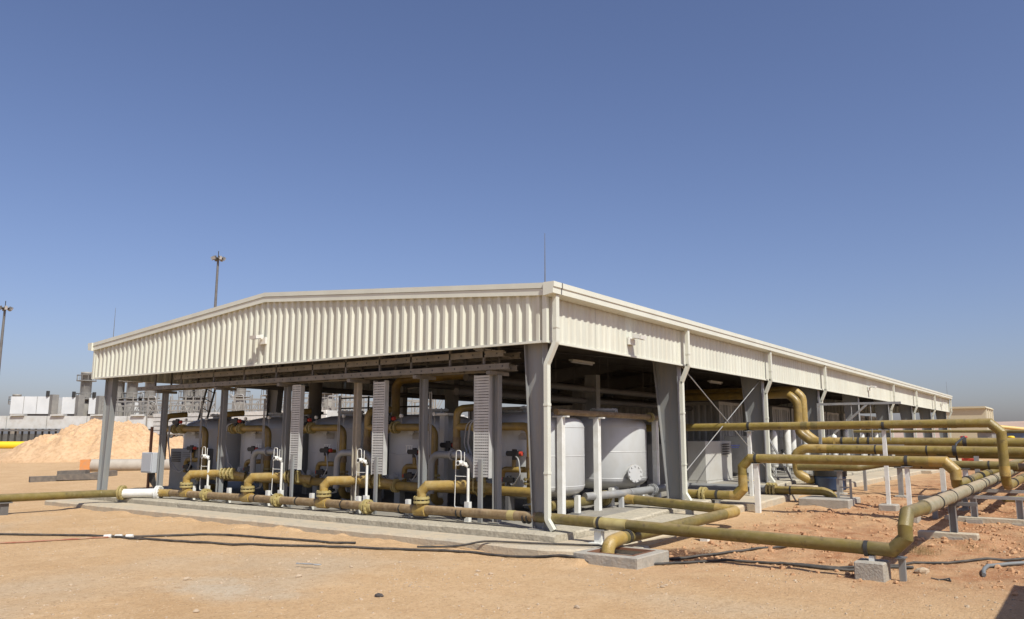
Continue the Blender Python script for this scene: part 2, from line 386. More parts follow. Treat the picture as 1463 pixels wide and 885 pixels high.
def rough_bar(mb, axis, a0, a1, c0, c1, z0, zt, bev=.03, step=.16, amp=.011):
    """cast kerb: chamfered bar along axis whose edges are worn unevenly; zt(x) gives its top"""
    n_ = max(2, int((a1-a0)/step)); vs = []; fs = []; ph = random.uniform(0, 50)
    for i in range(n_+1):
        a = a0+(a1-a0)*i/n_; e = .012 if i in (0, n_) else 0.
        j = [amp*noise.noise(Vector((a*2.7, k*9.1, ph)))+.6*amp*noise.noise(Vector((a*9, k*5.3, ph))) for k in range(8)]
        chip = [max(0, noise.noise(Vector((a*1.9, k*31., ph)))-.35)*.05 for k in range(2)]
        for (c, z) in ((c0, z0), (c0+e+j[0], None), (c0+bev+e+j[1]+chip[0], 1), (c1-bev-e+j[2]-chip[1], 1), (c1-e+j[3], None), (c1, z0)):
            top = zt(a if axis == 'X' else 0)-e
            zz = z0 if z == z0 else top-bev+j[4]*.8 if z is None else top+j[5]*.35
            vs.append((a, c, zz) if axis == 'X' else (c, a, zz))
    for i in range(n_):
        for k in range(6):
            q = (i*6+k, i*6+(k+1) % 6, i*6+6+(k+1) % 6, i*6+6+k); fs.append(q[::-1] if axis == 'X' else q)
    e0, e1 = tuple(range(6)), tuple(range(n_*6+5, n_*6-1, -1)); fs += [e0, e1] if axis == 'X' else [e0[::-1], e1[::-1]]
    return mb.add(vs, fs)
def apron_piece(x0, x1, y0, y1, top, corner=None):
    k = MB(); return rough_bar(k, 'X', x0, x1, y0, y1, -.5, lambda a: top+rise(a), .035, .2)
for ax_, a0_, a1_, c0_, c1_, tp_ in KERBS:
    k = MB(); rough_bar(k, ax_, a0_, a1_, c0_, c1_, -.45, (lambda a, tp_=tp_: tp_+rise(a))); k.build('kerb', KERBM, floor)
apo = MB()
poly = []
for x, y in ((-.325, 16.2), (-1.22, 15.9), (-1.12, 8.0)): poly.append((x, y))
for t in range(9):
    a = R(180+t*90/8); poly.append((-.25+.80*math.cos(a), -.55+.80*math.sin(a)))
poly += [(2.3, -1.40), (2.3, -.385), (-.325, -.385)]
dense = []
for i in range(len(poly)):
    a = Vector(poly[i]); c = Vector(poly[(i+1) % len(poly)]); m_ = max(1, int((c-a).length/.2))
    for q in range(m_):
        p = a.lerp(c, q/m_); jt = .014*noise.noise(Vector((p.x*2.5, p.y*2.5, 3)))+.010*noise.noise(Vector((p.x*8, p.y*8, 3))) if p.x < -.33 or p.y < -.4 else 0
        dense.append((p.x+jt, p.y+jt))
poly = dense
n_ = len(poly); z1 = -.125
ins = []
for i in range(n_):
    p0 = Vector((*poly[i-1], 0)); p1 = Vector((*poly[i], 0)); p2 = Vector((*poly[(i+1) % n_], 0))
    a = (p1-p0).normalized(); c = (p2-p1).normalized(); nn = (Vector((-a.y, a.x, 0))+Vector((-c.y, c.x, 0))).normalized(); ins.append(p1+nn*.035)
vs = [(p[0], p[1], -.5) for p in poly]+[(p[0], p[1], z1-.035+.012*noise.noise(Vector((p[0]*4, p[1]*4, 8)))) for p in poly]+[(p.x, p.y, z1) for p in ins]
fs = [tuple(2*n_+i for i in range(n_))]
for r_ in range(2):
    for i in range(n_): j = (i+1) % n_; fs.append((r_*n_+i, r_*n_+j, r_*n_+n_+j, r_*n_+n_+i))
apo.add(vs, fs)
apron = struct(apo.build('concrete_apron', CONC))
for x0, x1, y0, y1, tp in ((2.32, 4.3, -1.15, -.31, -.07), (4.32, 7.0, -1.05, -.31, -.10), (7.02, 10.5, -1.25, -.31, -.08), (10.52, 14.5, -1.1, -.31, -.10), (14.52, 20, -1.5, -.31, -.1), (20.02, 27, -1.6, -.31, -.1), (27.02, 34, -2, -.31, -.1), (34.02, 41, -1.6, -.31, -.1), (41.02, 48, -1.8, -.31, -.1)):
    apron_piece(x0, x1, y0, y1, tp).build('apron_slab', CONC if x0 > 3 else KERBM, apron)

# ================================================================== STEEL SHELTER
sh = thing('steel_shelter', 'long open sided cream clad steel shelter with low gable roof', 'shelter')
def roofz(y): return HE+(HR-HE)*(1-abs(y-W/2)/(W/2))
PIT = .225
def ribs(n):
    pts = []
    for k in range(n):
        b_ = k*PIT; pts += [(b_, 0), (b_+.085, 0), (b_+.115, .05), (b_+.180, .05), (b_+.215, 0)]
    pts.append((n*PIT, 0)); return pts
# gable cladding: 18 panels of four ribs; the same on the far end
def gable_panels(x, sgn):
    y0 = -.02; pw = (W+.04)/18; sc = pw/(4*PIT)
    for k in range(18):
        vs = []; fs = []; dx = random.uniform(-.004, .004)
        pr = ribs(4)
        for a, d in pr:
            y = y0+k*pw+a*sc; vs += [(x+sgn*(d+.001)+dx, y, HF), (x+sgn*(d+.001), y, roofz(y)-.06)]
        for i in range(len(pr)-1): fs.append((2*i, 2*i+1, 2*i+3, 2*i+2) if sgn < 0 else (2*i, 2*i+2, 2*i+3, 2*i+1))
        b_ = MB().add(vs, fs); b_.build('cladding_panel', CLAD, sh)
gable_panels(0, -1); gable_panels(LEN-.1, 1)
sidem = None
for yb, sg_ in ((-.02, -1), (W+.02, 1)):
    pr = ribs(4); vs = []; fs = []
    for a, d in pr: vs += [(a, sg_*(d*.36), HF), (a, sg_*(d*.36), HE-.05)]
    for i in range(len(pr)-1): fs.append((2*i, 2*i+2, 2*i+3, 2*i+1) if sg_ < 0 else (2*i, 2*i+1, 2*i+3, 2*i+2))
    me = MB().add(vs, fs).mesh('cladding_panel', CLAD)
    for k in range(54):
        o = bpy.data.objects.new('cladding_panel', me); COL.objects.link(o); o.parent = sh; o.location = (k*.9, yb+random.uniform(-.003, .003), 0)
# bottom edge trims and corner flashings
for (a, b_) in (((-.03, -.03), (-.03, W+.03)), ((LEN-.07, -.03), (LEN-.07, W+.03))):
    MB().box(a[0]-.025, a[0]+.035, a[1], b_[1], HF-.03, HF+.012).build('bottom_trim', TRIM, sh)
for y in (-.045, W+.045): MB().box(.008, LEN-.11, y-.02, y+.03, HF-.029, HF+.010).build('bottom_trim', TRIM, sh)
for x, y in ((-.035, -.035), (-.035, W+.035), (LEN-.06, -.035), (LEN-.06, W+.035)):
    MB().box(x-.035, x+.045, y-.045, y+.045, HF-.034, HE-.04).build('corner_flashing', TRIM, sh)
# roof sheets, dark sheets for the unlit underside, ridge cap
OV = .15
for s_ in (0, 1):
    y0, y1 = (-.12, W/2) if s_ == 0 else (W/2, W+.12)
    pl = [(y0, roofz(y0)-.02), (y1, roofz(y1)-.02), (y1, roofz(y1)+.02), (y0, roofz(y0)+.02)]
    MB().prism(pl, 'X', -.10, LEN+.05).build('roof_sheet', TRIM, sh)
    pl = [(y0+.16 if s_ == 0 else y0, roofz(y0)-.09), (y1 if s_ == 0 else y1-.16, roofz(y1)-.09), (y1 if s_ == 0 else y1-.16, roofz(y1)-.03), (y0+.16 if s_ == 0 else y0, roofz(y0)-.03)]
    MB().prism(pl, 'X', .02, LEN-.14).build('shade_dark_underside', UNDERSIDE, sh)
MB().prism([(W/2-.3, HR-.005+.0), (W/2, HR+.03), (W/2+.3, HR-.005), (W/2+.3, HR+.01), (W/2, HR+.05), (W/2-.3, HR+.01)], 'X', -.09, LEN+.04).build('ridge_cap', TRIM, sh)
# gable rake trim: stepped fascia of two bands
for xo, sg_ in ((-.05, -1), (LEN-.05, 1)):
    for s_ in (0, 1):
        y0, y1 = (-OV, W/2) if s_ == 0 else (W/2, W+OV)
        def band(zt, zb, d0, d1, nm):
            pl = [(y0, roofz(y0)+zb), (y1, roofz(y1)+zb), (y1, roofz(y1)+zt), (y0, roofz(y0)+zt)]
            a, c = xo+sg_*d0, xo+sg_*d1
            MB().prism(pl, 'X', min(a, c), max(a, c)).build(nm, TRIM, sh)
        band(.055, -.045, 0., .062, 'rake_trim'); band(-.052, -.175, 0., .045, 'rake_trim')
# eave gutters with lip
for y, sg_ in ((-.06, -1), (W+.06, 1)):
    pf = [(0, .05), (.235, .05), (.235, -.045), (.215, -.055), (.215, -.16), (.02, -.19), (0, -.19)]
    pl = [(y+sg_*a, HE+z) for a, z in pf]
    MB().prism(pl, 'X', -.15, LEN).build('gutter', TRIM, sh)
    for k in range(12):
        x = .12 if k == 0 else k*4.4
        MB().prism([(y+sg_*a*1.02, HE+z*1.02) for a, z in pf[1:5]]+[(y+sg_*.2, HE-.15), (y+sg_*.2, HE+.04)], 'X', x, x+.03).build('gutter_joint', STEELD if k == 0 else TRIM, sh)
# frames
COLX = [.2]+[6.*k for k in range(1, 8)]+[48.2]
def icol(x, mir):
    def Y(y): return y if not mir else W-y
    zb = rise(x); o0, i0, i1 = (.12, .44, .80) if not mir else (.42, .72, 1.08)
    if x < 1: o0, i0, i1 = (.14, .36, .58) if not mir else (.42, .66, .86)
    fwd = .085 if x < 1 else .12
    h_ = roofz(.4)-.16
    p = MB(); p.prism([(Y(o0), zb+.02), (Y(i0), zb+.02), (Y(i1), h_), (Y(o0), h_)], 'X', x-.007, x+.007)
    p.prism([(Y(o0-.012), zb+.02), (Y(o0), zb+.02), (Y(o0), h_), (Y(o0-.012), h_)], 'X', x-fwd, x+fwd)
    p.prism([(Y(i0), zb+.02), (Y(i0+.014), zb+.02), (Y(i1+.014), h_), (Y(i1), h_)], 'X', x-fwd, x+fwd)
    c = p.build('column', STEEL, sh)
    MB().box(x-.16, x+.16, min(Y(o0-.06), Y(i0+.06)), max(Y(o0-.06), Y(i0+.06)), zb-.002, zb+.02).build('base_plate', STEEL, c)
    b_ = MB()
    for dx in (-.05, .05):
        for t in (.1, .9): b_.cyl((x+dx, Y(o0+(i0-o0)*t), zb+.02), (x+dx, Y(o0+(i0-o0)*t), zb+.06), .018, 6)
    b_.build('bolts', GALV, c)
    return c
for i, x in enumerate(COLX):
    icol(x, False); icol(x, True)
    for mir in (0, 1):
        def Y(y): return y if not mir else W-y
        a0, a1 = .81 + (.28 if mir else 0), W/2
        d0, d1 = .75, .4
        top = lambda y: roofz(y)-.16
        p = MB(); p.prism([(Y(a0), top(a0)-d0), (Y(a1), top(a1)-d1), (Y(a1), top(a1)), (Y(a0), top(a0))], 'X', x-.006, x+.006)
        p.prism([(Y(a0), top(a0)-d0-.012), (Y(a1), top(a1)-d1-.012), (Y(a1), top(a1)-d1), (Y(a0), top(a0)-d0)], 'X', x-.10, x+.10)
        p.prism([(Y(a0), top(a0)), (Y(a1), top(a1)), (Y(a1), top(a1)+.012), (Y(a0), top(a0)+.012)], 'X', x-.10, x+.10)
        p.build('rafter', STEELD, sh)
for mir in (0, 1):
    for k in range(6):
        y = .45+k*1.45; y = W-y if mir else y
        MB().box(.05, LEN-.16, y-.03, y+.03, roofz(y)-.145, roofz(y)-.095).build('purlin', STEELD, sh)
# downpipes
def downpipe(x, xb, zb, near):
    pth = [(x, -.20, HE-.17), (x, -.20, HF-.02), (xb, -.02, HF-.42), (xb, -.02, zb+.2), (xb+.02, -.13, zb+.03)]
    p = MB(); P = fillet(pth, .10, 3)
    sq = MB()
    for a, c in zip(P[:-1], P[1:]): sq.bar(a, Vector(c)+(Vector(c)-Vector(a)).normalized()*.008, .105, .08, (0, 1, 0))
    d = sq.build('downpipe', TRIM, sh)
    for z in (HF+.25, 2.2, 1.0):
        yy = -.20 if z > HF else -.02
        px = x if z > HF else xb
        MB().box(px-.060, px+.060, yy-.048, yy+.046, z-.02, z+.02).build('strap', TRIM, d)
downpipe(.06, .03, 0, True)
for k in (1, 2, 3, 5, 6, 7): downpipe(6.*k-.16, 6.*k-.16, rise(6*k), False)
downpipe(48.35, 48.35, rise(48), False)
# cross bracing in the second bay
for a, b_ in (((6.1, .1, 3.35), (11.9, .1, .75)), ((11.9, .13, 3.35), (6.1, .13, .75))):
    MB().cyl(a, b_, .014, 8).build('brace_rod', GALV, sh)
# lightning rods on the roof corners
for x, y, h_ in ((-.02, -.02, 1.0), (-.05, W*.94, .95), (LEN-.4, -.05, 1.0), (LEN-.4, W-.05, 1.0)):
    p = MB(); p.cyl((x, y, roofz(y)), (x, y, roofz(y)+h_), .011, 8, .004); p.cyl((x, y, roofz(y)), (x, y, roofz(y)+.06), .03, 8); p.build('lightning_rod', STEELD, sh)
# strip lights under the roof
for i, (x, y) in enumerate(((4.2, 4.5), (7.6, 3.8), (13.0, 3.6), (10, 8.4), (3.5, 9.5), (18, 4))):
    t = thing('strip_light', '%s strip light counted from the near corner under the shelter roof' % ORD[i], 'strip light', (x, y, roofz(y)-.95), 'strip lights under the roof')
    z = roofz(y)-.95
    MB().box(x-.6, x+.6, y-.07, y+.07, z+.02, z+.07).build('housing', WHITE, t)
    MB().cyl((x-.58, y, z), (x+.58, y, z), .025, 10).build('tube', GLASS, t)
    for s_ in (-.5, .5): MB().cyl((x+s_, y, z+.07), (x+s_, y, roofz(y)-.1), .006, 6).build('hanger', STEELD, t)

# ------------------------------------------------------------------ wall lights
def wall_light(p, out, lab):
    """flat floodlight on a short bracket; out = outward horizontal unit vector"""
    p = Vector(p); out = Vector(out); sd_ = Vector((-out.y, out.x, 0))
    t = thing('wall_light', lab, 'wall light', p, 'wall lights on the shelter cladding')
    MB().bar(p-sd_*.13+out*.03-Vector((0, 0, .03)), p+sd_*.13+out*.03-Vector((0, 0, .03)), .05, .16).build('wall_plate', WHITE, t)
    b_ = MB(); b_.bar(p+out*.04+Vector((0, 0, .02)), p+out*.22+Vector((0, 0, .05)), .04, .04); b_.build('arm', WHITE, t)
    h0 = p+out*.12+Vector((0, 0, .07)); h1 = p+out*.32+Vector((0, 0, .03))
    hd = MB().bar(h0, h1, .26, .08).build('lamp_head', WHITE, t)
    MB().bar(h0+out*.03-Vector((0, 0, .048)), h1-out*.03-Vector((0, 0, .048)), .21, .012).build('lamp_glass', GLASS, hd)
wall_light((-.045, 8.1, 3.93), (-1, 0, 0), 'white floodlight on the gable cladding below the ridge')
wall_light((3.2, -.05, 3.68), (0, -1, 0), 'white floodlight on the side cladding nearest the gable corner')
wall_light((25.2, -.05, 3.76), (0, -1, 0), 'white floodlight on the side cladding halfway along the shelter')
wall_light((45.2, -.05, 3.76), (0, -1, 0), 'white floodlight on the side cladding near the far end')

# ================================================================== FILTER VESSELS
VES = [1.98, 4.95, 7.85, 10.7, 13.5]
RV = 1.05
def vessel(x, y, lab, front=True):
    zb = rise(x)+.12; t = thing('filter_vessel', lab, 'filter vessel', (x, y, rise(x)), 'grey filter vessels under the shelter')
    z0, z1 = .50, 1.93
    prof = [(0, z0-.22), (.45, z0-.20), (.75, z0-.14), (.93, z0-.07), (1.02, z0), (RV, z0+.07), (RV, z1-.1), (1.03, z1-.03), (.95, z1+.06), (.78, z1+.14), (.5, z1+.2), (0, z1+.23)]
    s_ = MB().lathe(prof, (x, y, rise(x)*.5), 56).build('shell', TANK, t)
    dz = rise(x)*.5
    for a in (45, 135, 225, 315):
        lx, ly = x+.78*math.cos(R(a)), y+.78*math.sin(R(a))
        MB().box(lx-.09, lx+.09, ly-.09, ly+.09, rise(x)-.02, .5+dz).build('leg', TANK, t)
    m_ = MB(); m_.cyl((x, y, z1+.15+dz), (x, y, z1+.32+dz), .27, 24); m_.flange((x, y, z1+.31+dz), (0, 0, 1), .35, .05, 14, .018); m_.build('manway', TANK, t)
    for z in (z0+.09, (z0+z1)/2, z1-.12):
        MB().lathe([(RV, z-.012), (RV+.006, z-.006), (RV+.006, z+.006), (RV, z+.012)], (x, y, dz), 56).build('weld_band', TANK, t)
    for a, z in (((200, 1.62),) if x < 4 else ()):
        c = Vector((x+RV*math.cos(R(a)), y+RV*math.sin(R(a)), z+dz)); d = Vector((math.cos(R(a)), math.sin(R(a)), 0))
        MB().bar(c+d*.004-Vector((0, 0, .07)), c+d*.004+Vector((0, 0, .07)), .012, .2, d.cross(Vector((0, 0, 1)))).build('nameplate', GALV if a < 220 else WHITE, t)
    for a, z in (((195, 1.72), (170, .72)) if x < 4 else ()):
        c = Vector((x+RV*math.cos(R(a)), y+RV*math.sin(R(a)), z+dz)); d = Vector((math.cos(R(a)), math.sin(R(a)), 0))
        MB().cyl(c-d*.05, c+d*.12, .045, 12).flange(c+d*.12, d, .085, .022, 6, .01).build('nozzle', TANK, t)
    l_ = MB()
    for a in (60, 240): l_.tube([(x+.6*math.cos(R(a))+.06*c, y+.6*math.sin(R(a)), z1+.14+dz+h_) for c, h_ in ((-1, 0), (-.9, .1), (0, .16), (.9, .1), (1, 0))], .015, 8)
    l_.build('lifting_lug', TANK, t)
    return t
NM = ['nearest the corner column', 'second from the corner column', 'third from the corner column', 'fourth from the corner column', 'farthest from the corner column']
for i, y in enumerate(VES):
    t = vessel(2.6, y, 'grey vertical filter vessel in the gable row, '+NM[i])
    if i:   # painted mark on the shell
        mk = MB(); an = math.atan2(CAM.y-y, CAM.x-2.6)-.55; dn = Vector((math.cos(an), math.sin(an), 0)); ds = Vector((-dn.y, dn.x, 0)); pc = Vector((2.6, y, 1.35))+dn*(RV+.001)
        for dy in (-.07, 0, .07):
            mk.bar(pc+ds*dy-Vector((0, 0, .07)), pc+ds*dy+Vector((0, 0, .07)), .022, .008, dn)
        mk.bar(pc-ds*.1+Vector((0, 0, .08)), pc+ds*.1+Vector((0, 0, .08)), .008, .018); mk.build('painted_mark', WHITE, t)
for i, y in enumerate([2.12]+VES[1:]):
    t = vessel(5.85, y, 'grey vertical filter vessel in the second row, '+NM[i])
    if i == 0:
        c = Vector((5.85, y, .78)); d = Vector((-.42, -.907, 0)).normalized(); p = c+d*RV
        n_ = MB(); n_.cyl(p-d*.12, p+d*.14, .13, 20); n_.flange(p+d*.16, d, .21, .06, 10, .022); n_.build('side_manway', TANK, t)

# pipework in front of each vessel of the gable row
def actuator(mb_b, mb_r, c, ax=(0, 1, 0), s_=1.):
    c = Vector(c); ax = Vector(ax)
    mb_b.bar(c-ax*.14*s_, c+ax*.14*s_, .13*s_, .11*s_); mb_b.cyl(c-Vector((0, 0, .13*s_)), c+Vector((0, 0, .09*s_)), .055*s_, 12)
    mb_b.cyl(c+ax*.14*s_, c+ax*.19*s_, .055*s_, 12); mb_r.cyl(c-ax*.14*s_, c-ax*.2*s_, .045*s_, 12)
def manifold(yc, lab, glab, full=True):
    t = thing('valve_manifold', lab, 'valve manifold', (1.3, yc, 0), 'yellow valve manifolds on the gable row vessels')
    y0_ = yc; yc = yc-.25 if full else yc; yr = yc-.9 if full else yc-.75; x = 1.32
    p = MB(); p.pipe([(x, yc+.9, 1.84), (x, yr, 1.84), (x, yr, .25), (x+.5, yr+.1, .22)], .085, .2, 4); p.build('upper_pipe', YELIN, t)
    p = MB(); p.pipe([(x, yc+.85, 1.84), (x, yc+1.18, 1.84)], .08, .1, 2); p.pipe([(x, yc+1.18, .95), (x, yc+1.18, 2.22), (x+.6, yc+1.05, 2.28)], .08, .18, 4); p.build('inlet_pipe', YELIN, t)
    MB().cyl((x, yc+1.18, 1.30), (x, yc+1.18, 1.62), .088, 14).build('coupling', BROWN, t)
    for gy, gzz in ((yc+.1, 1.98), (yc-.9, 2.0)):
        MB().cyl((x, gy, 1.9), (x, gy, gzz+.06), .012, 8).build('gauge_stem', GALV, t); MB().cyl((x-.03, gy, gzz+.12), (x+.02, gy, gzz+.12), .042, 14).build('gauge', WHITE, t)
    cn = MB()
    for cy in (yc-.98, yc-.93): cn.tube(fillet([(x-.2, cy, 2.6), (x-.2, cy, .35), (x-.1, cy+.3, .3)], .08, 3), .014, 6)
    cn.build('conduit', GALV, t)
    c = MB()
    c.cyl((x, yr, 1.02), (x, yr, 1.24), .1, 14); c.build('coupling', BROWN, t)
    for dy in (.42, .52, .75, .85): MB().flange((x, yc+dy-.2, 1.84), (0, 1, 0), .14, .03, 8, .012).build('flange', YELP, t)
    for z in (.72, .80): MB().flange((x, yr, z), (0, 0, 1), .15, .03, 8, .012).build('flange', YELP, t)
    q = MB(); q.pipe([(x+.2, yc-.55, .98), (x-.02, yc-.55, .98), (x-.02, yc-.05, .98), (x-.02, yc-.05, .62)], .06, .12, 4)
    q.pipe([(x+.25, yc-.35, 1.28), (x-.02, yc-.35, 1.28), (x-.02, yc-.35, 1.0)], .045, .1, 4); q.build('small_pipe', YELIN, t)
    for ac in (((x-.06, yc+.45, 2.04), (0, 1, 0), 1.), ((x-.1, yc-.42, 1.30), (0, 1, 0), .95), ((x-.12, yc-.3, .78), (0, -1, 0), .9)):
        bb = MB(); rr = MB(); actuator(bb, rr, *ac); b_ = bb.build('valve_actuator', BLACK, t); rr.build('actuator_knob', REDP, b_)
    hs = MB()
    for k in range(3):
        a = random.uniform(-.1, .1)
        hs.tube(fillet([(x-.08, yc+.45, 2.0), (x-.16, yc+.72+a, 1.95), (x-.14, yc+.80+a, 1.5), (x-.16, yc+.5, .72+.1*k), (x-.16, yc+.1+a, .62), (x-.14, yc-.22, .74)], .2, 4), .013, 6)
    hs.tube(fillet([(x-.1, yc-.42, 1.26), (x-.24, yc-.62, 1.2), (x-.24, yc-.66, .9), (x-.2, yc-.45, .66), (x-.12, yc-.3, .74)], .12, 4), .016, 6)
    hs.build('control_hose', HOSE, t)
    return t
for i, y in enumerate(VES): manifold(y, 'yellow pipes and black valves in front of the vessel '+NM[i], None, i > 0)
# long yellow collector low along the vessels
t = thing('yellow_collector_pipe', 'long low yellow collector pipe running along the gable row of vessels', 'pipe', (1.12, 1.0, .55))
MB().cyl((1.12, .9, .56), (1.12, 12.7, .56), .095, 16).build('pipe', YELIN, t)
for y in (2.35, 3.9, 4.75, 7.7, 8.4, 11.3, 12.2):
    f = MB(); f.flange((1.12, y, .56), (0, 1, 0), .15, .035, 8, .013); f.flange((1.12, y-.06, .56), (0, 1, 0), .15, .035, 8, .013); f.build('flange', YELP, t)
for y in (1.6, 5.3, 9.0, 12.0): MB().box(1.02, 1.22, y-.04, y+.04, 0, .47).build('support_leg', STEELD, t)
# grey inverted U pipes between the vessels
for i, y in enumerate((2.98, 5.9, 9.05)):
    t = thing('u_pipe', 'grey inverted U pipe, %s from the corner column' % ORD[i], 'pipe', (.95, y, 0), 'grey U pipes between the vessels')
    MB().pipe([(.92, y+.54, .45), (.92, y+.54, 1.26), (.92, y-.52, 1.26), (1.1, y-.6, .6)], .075, .22, 5).build('pipe', TANKP, t)
    f = MB(); f.flange((.92, y+.54, .62), (0, 0, 1), .12, .03, 8, .01); f.flange((.92, y-.05, 1.26), (0, 1, 0), .12, .03, 8, .01); f.build('flange', TANKP, t)
# tall bare posts between vessel rows
for i, (x, y, h_) in enumerate(((1.7, 3.85, 2.1), (1.9, 7.9, 2.0))):
    t = thing('instrument_post', 'grey instrument post with flat top plate, %s vessel gap' % ('nearer' if i == 0 else 'farther'), 'post', (x, y, 0))
    MB().box(x-.07, x+.07, y-.07, y+.07, 0, h_).build('post', TANK, t)
    MB().box(x-.12, x+.12, y-.2, y+.2, h_, h_+.05).build('top_plate', WHITE, t)
    bb = MB(); rr = MB(); actuator(bb, rr, (x-.15, y-.25, 1.45)); b_ = bb.build('valve_actuator', BLACK, t); rr.build('actuator_knob', REDP, b_)

# overhead drain pipe on white posts beside the first vessels
t = thing('overhead_pipe', 'brown overhead pipe on white posts above the corner vessels', 'pipe', (4.3, 1.0, 2.12))
MB().pipe([(1.9, 1.0, 2.14), (6.75, .95, 2.11), (6.95, .95, 2.11), (6.98, 1.0, 1.55)], .065, .12, 3).build('pipe', BROWN, t)
f = MB(); f.flange((6.1, .955, 2.115), (1, 0, 0), .12, .05, 8, .012); f.build('flange', YELP, t)
for i, x in enumerate((2.05, 3.52, 6.4)):
    p = thing('pipe_post', 'white T topped post under the brown overhead pipe, '+('left one' if i == 0 else 'middle one' if i == 1 else 'right one'), 'post', (x, .98, 0), 'white posts under the overhead pipe')
    MB().box(x-.065, x+.065, .92, 1.04, rise(x)-.02, 2.03).build('post', WHITE, p)
    MB().box(x-.05, x+.05, .8, 1.16, 2.03, 2.06).build('top_plate', WHITE, p)
# grey suction pipe at the foot of the second row corner vessel
t = thing('grey_ground_pipe', 'shiny grey pipe with elbow low beside the corner vessels', 'pipe', (4.6, .8, .45))
p = MB(); p.pipe([(3.2, 1.12, .36), (4.45, .80, .38), (4.7, .86, .38)], .085, .2, 5, 18); p.build('pipe', GALV, t)
MB().cyl((4.7, .84, .38), (7.6, .74, .42), .085, 18).build('pipe', TANKP, t)
f = MB(); f.flange((5.75, .80, .39), (1, 0, 0), .14, .04, 8, .014); f.flange((5.83, .80, .39), (1, 0, 0), .14, .04, 8, .014); f.build('flange', TANKP, t)
for x in (4.3, 5.3, 6.2, 7.0): MB().box(x-.04, x+.04, .78, .88, rise(x)-.02, .31).build('support_leg', WHITE if x > 5 else TANK, t)

# ================================================================== CABLE TRAY RACK ALONG THE GABLE
rack = thing('cable_rack', 'grey steel cable rack on posts running across the open gable', 'cable rack', (.6, 7.6, 0))
RY = [1.53, 3.47, 5.47, 7.93, 10.5, 13.3]
for y in RY:
    p = MB()
    p.box(.535, .665, y-.065, y-.055, 0, 2.83); p.box(.535, .665, y+.055, y+.065, 0, 2.83); p.box(.595, .605, y-.055, y+.055, 0, 2.83)
    c = p.build('post', STEEL if y != 5.47 else mat('worn_steel_paint', (.36, .32, .25), .6, var=(.30, .28, .24), scale=4, var2=(.45, .38, .27), scale2=8, amt2=.8), rack)
    MB().box(.47, .73, y-.13, y+.13, .0, .018).build('base_plate', STEEL, c)
    MB().box(.30, .92, y-.05, y+.05, 2.83, 2.90).build('bracket', DUSTG, c)
def cchan(x, y0, y1, z0, z1, nm):
    p = MB(); p.box(x, x+.012, y0, y1, z0, z1); p.box(x+.012, x+.06, y0, y1, z0, z0+.012); p.box(x+.012, x+.06, y0, y1, z1-.012, z1)
    o = p.build(nm, DUSTG, rack)
    h_ = MB(); y = y0+.15
    while y < y1: h_.box(x-.0025, x+.001, y-.014, y+.014, (z0+z1)/2-.016, (z0+z1)/2+.016); y += .30
    h_.build('slots', BLACK, o)['kind'] = 'stuff'; return o
cchan(.32, 1.05, 14.3, 2.92, 3.03, 'tray_rail'); cchan(.86, 1.25, 14.3, 2.92, 3.03, 'tray_rail')
cchan(.34, 1.2, 12.5, 3.17, 3.29, 'tray_rail'); cchan(.88, 1.2, 12.5, 3.17, 3.29, 'tray_rail')
y = 1.4
while y < 14.2:
    MB().box(.38, .86, y-.02, y+.02, 2.935, 2.955).build('tray_rung', DUSTG, rack)
    if y < 12.4: MB().box(.40, .88, y-.02, y+.02, 3.185, 3.2).build('tray_rung', DUSTG, rack)
    y += .6
for y in RY+[2.4, 4.4, 6.6, 9.2, 12]:
    for x in (.36, .84): MB().box(x-.02, x+.02, y+.13, y+.17, 3.035, 3.5).build('hanger', STEELD, rack)
p = MB()
for k in range(7): p.cyl((.44+.06*k, 1.6, 2.98+.005*k), (.44+.06*k, 14, 2.98), .018, 8)
p.build('cables', RUBBER, rack)
TRAY = mat('bright_galvanised', (.50, .50, .48), .5, .1, var=(.43, .43, .41), scale=6)
# cable ladders hanging down from the rack
for i, (y, w, zt, zb) in enumerate(((1.80, .37, 2.84, .84), (4.64, .34, 2.84, .82), (7.41, .30, 2.84, .86))):
    t = thing('cable_ladder', 'perforated vertical cable tray hanging from the gable rack, %s from the corner column' % ORD[i], 'cable tray', (.5, y, zb), 'vertical cable trays at the gable')
    for s_ in (-1, 1): MB().box(.44, .56, y+s_*w/2-.008, y+s_*w/2+.008, zb, zt).build('side_rail', TRAY, t)
    r_ = MB(); z = zb+.02
    while z < zt-.03: r_.box(.448, .462, y-w/2+.008, y+w/2-.008, z, z+.043); z += .055
    o = r_.build('rungs', TRAY, t); o['kind'] = 'stuff'
    q = MB()
    for k in range(5): q.cyl((.52, y-.1+.05*k, zb+.05), (.52, y-.1+.05*k, zt), .014, 6)
    q.build('cables', RUBBER, t)
    MB().box(.40, .45, y-.045+(.02 if i else 0), y+.045, .0, 1.2).build('stand', STEEL, t)

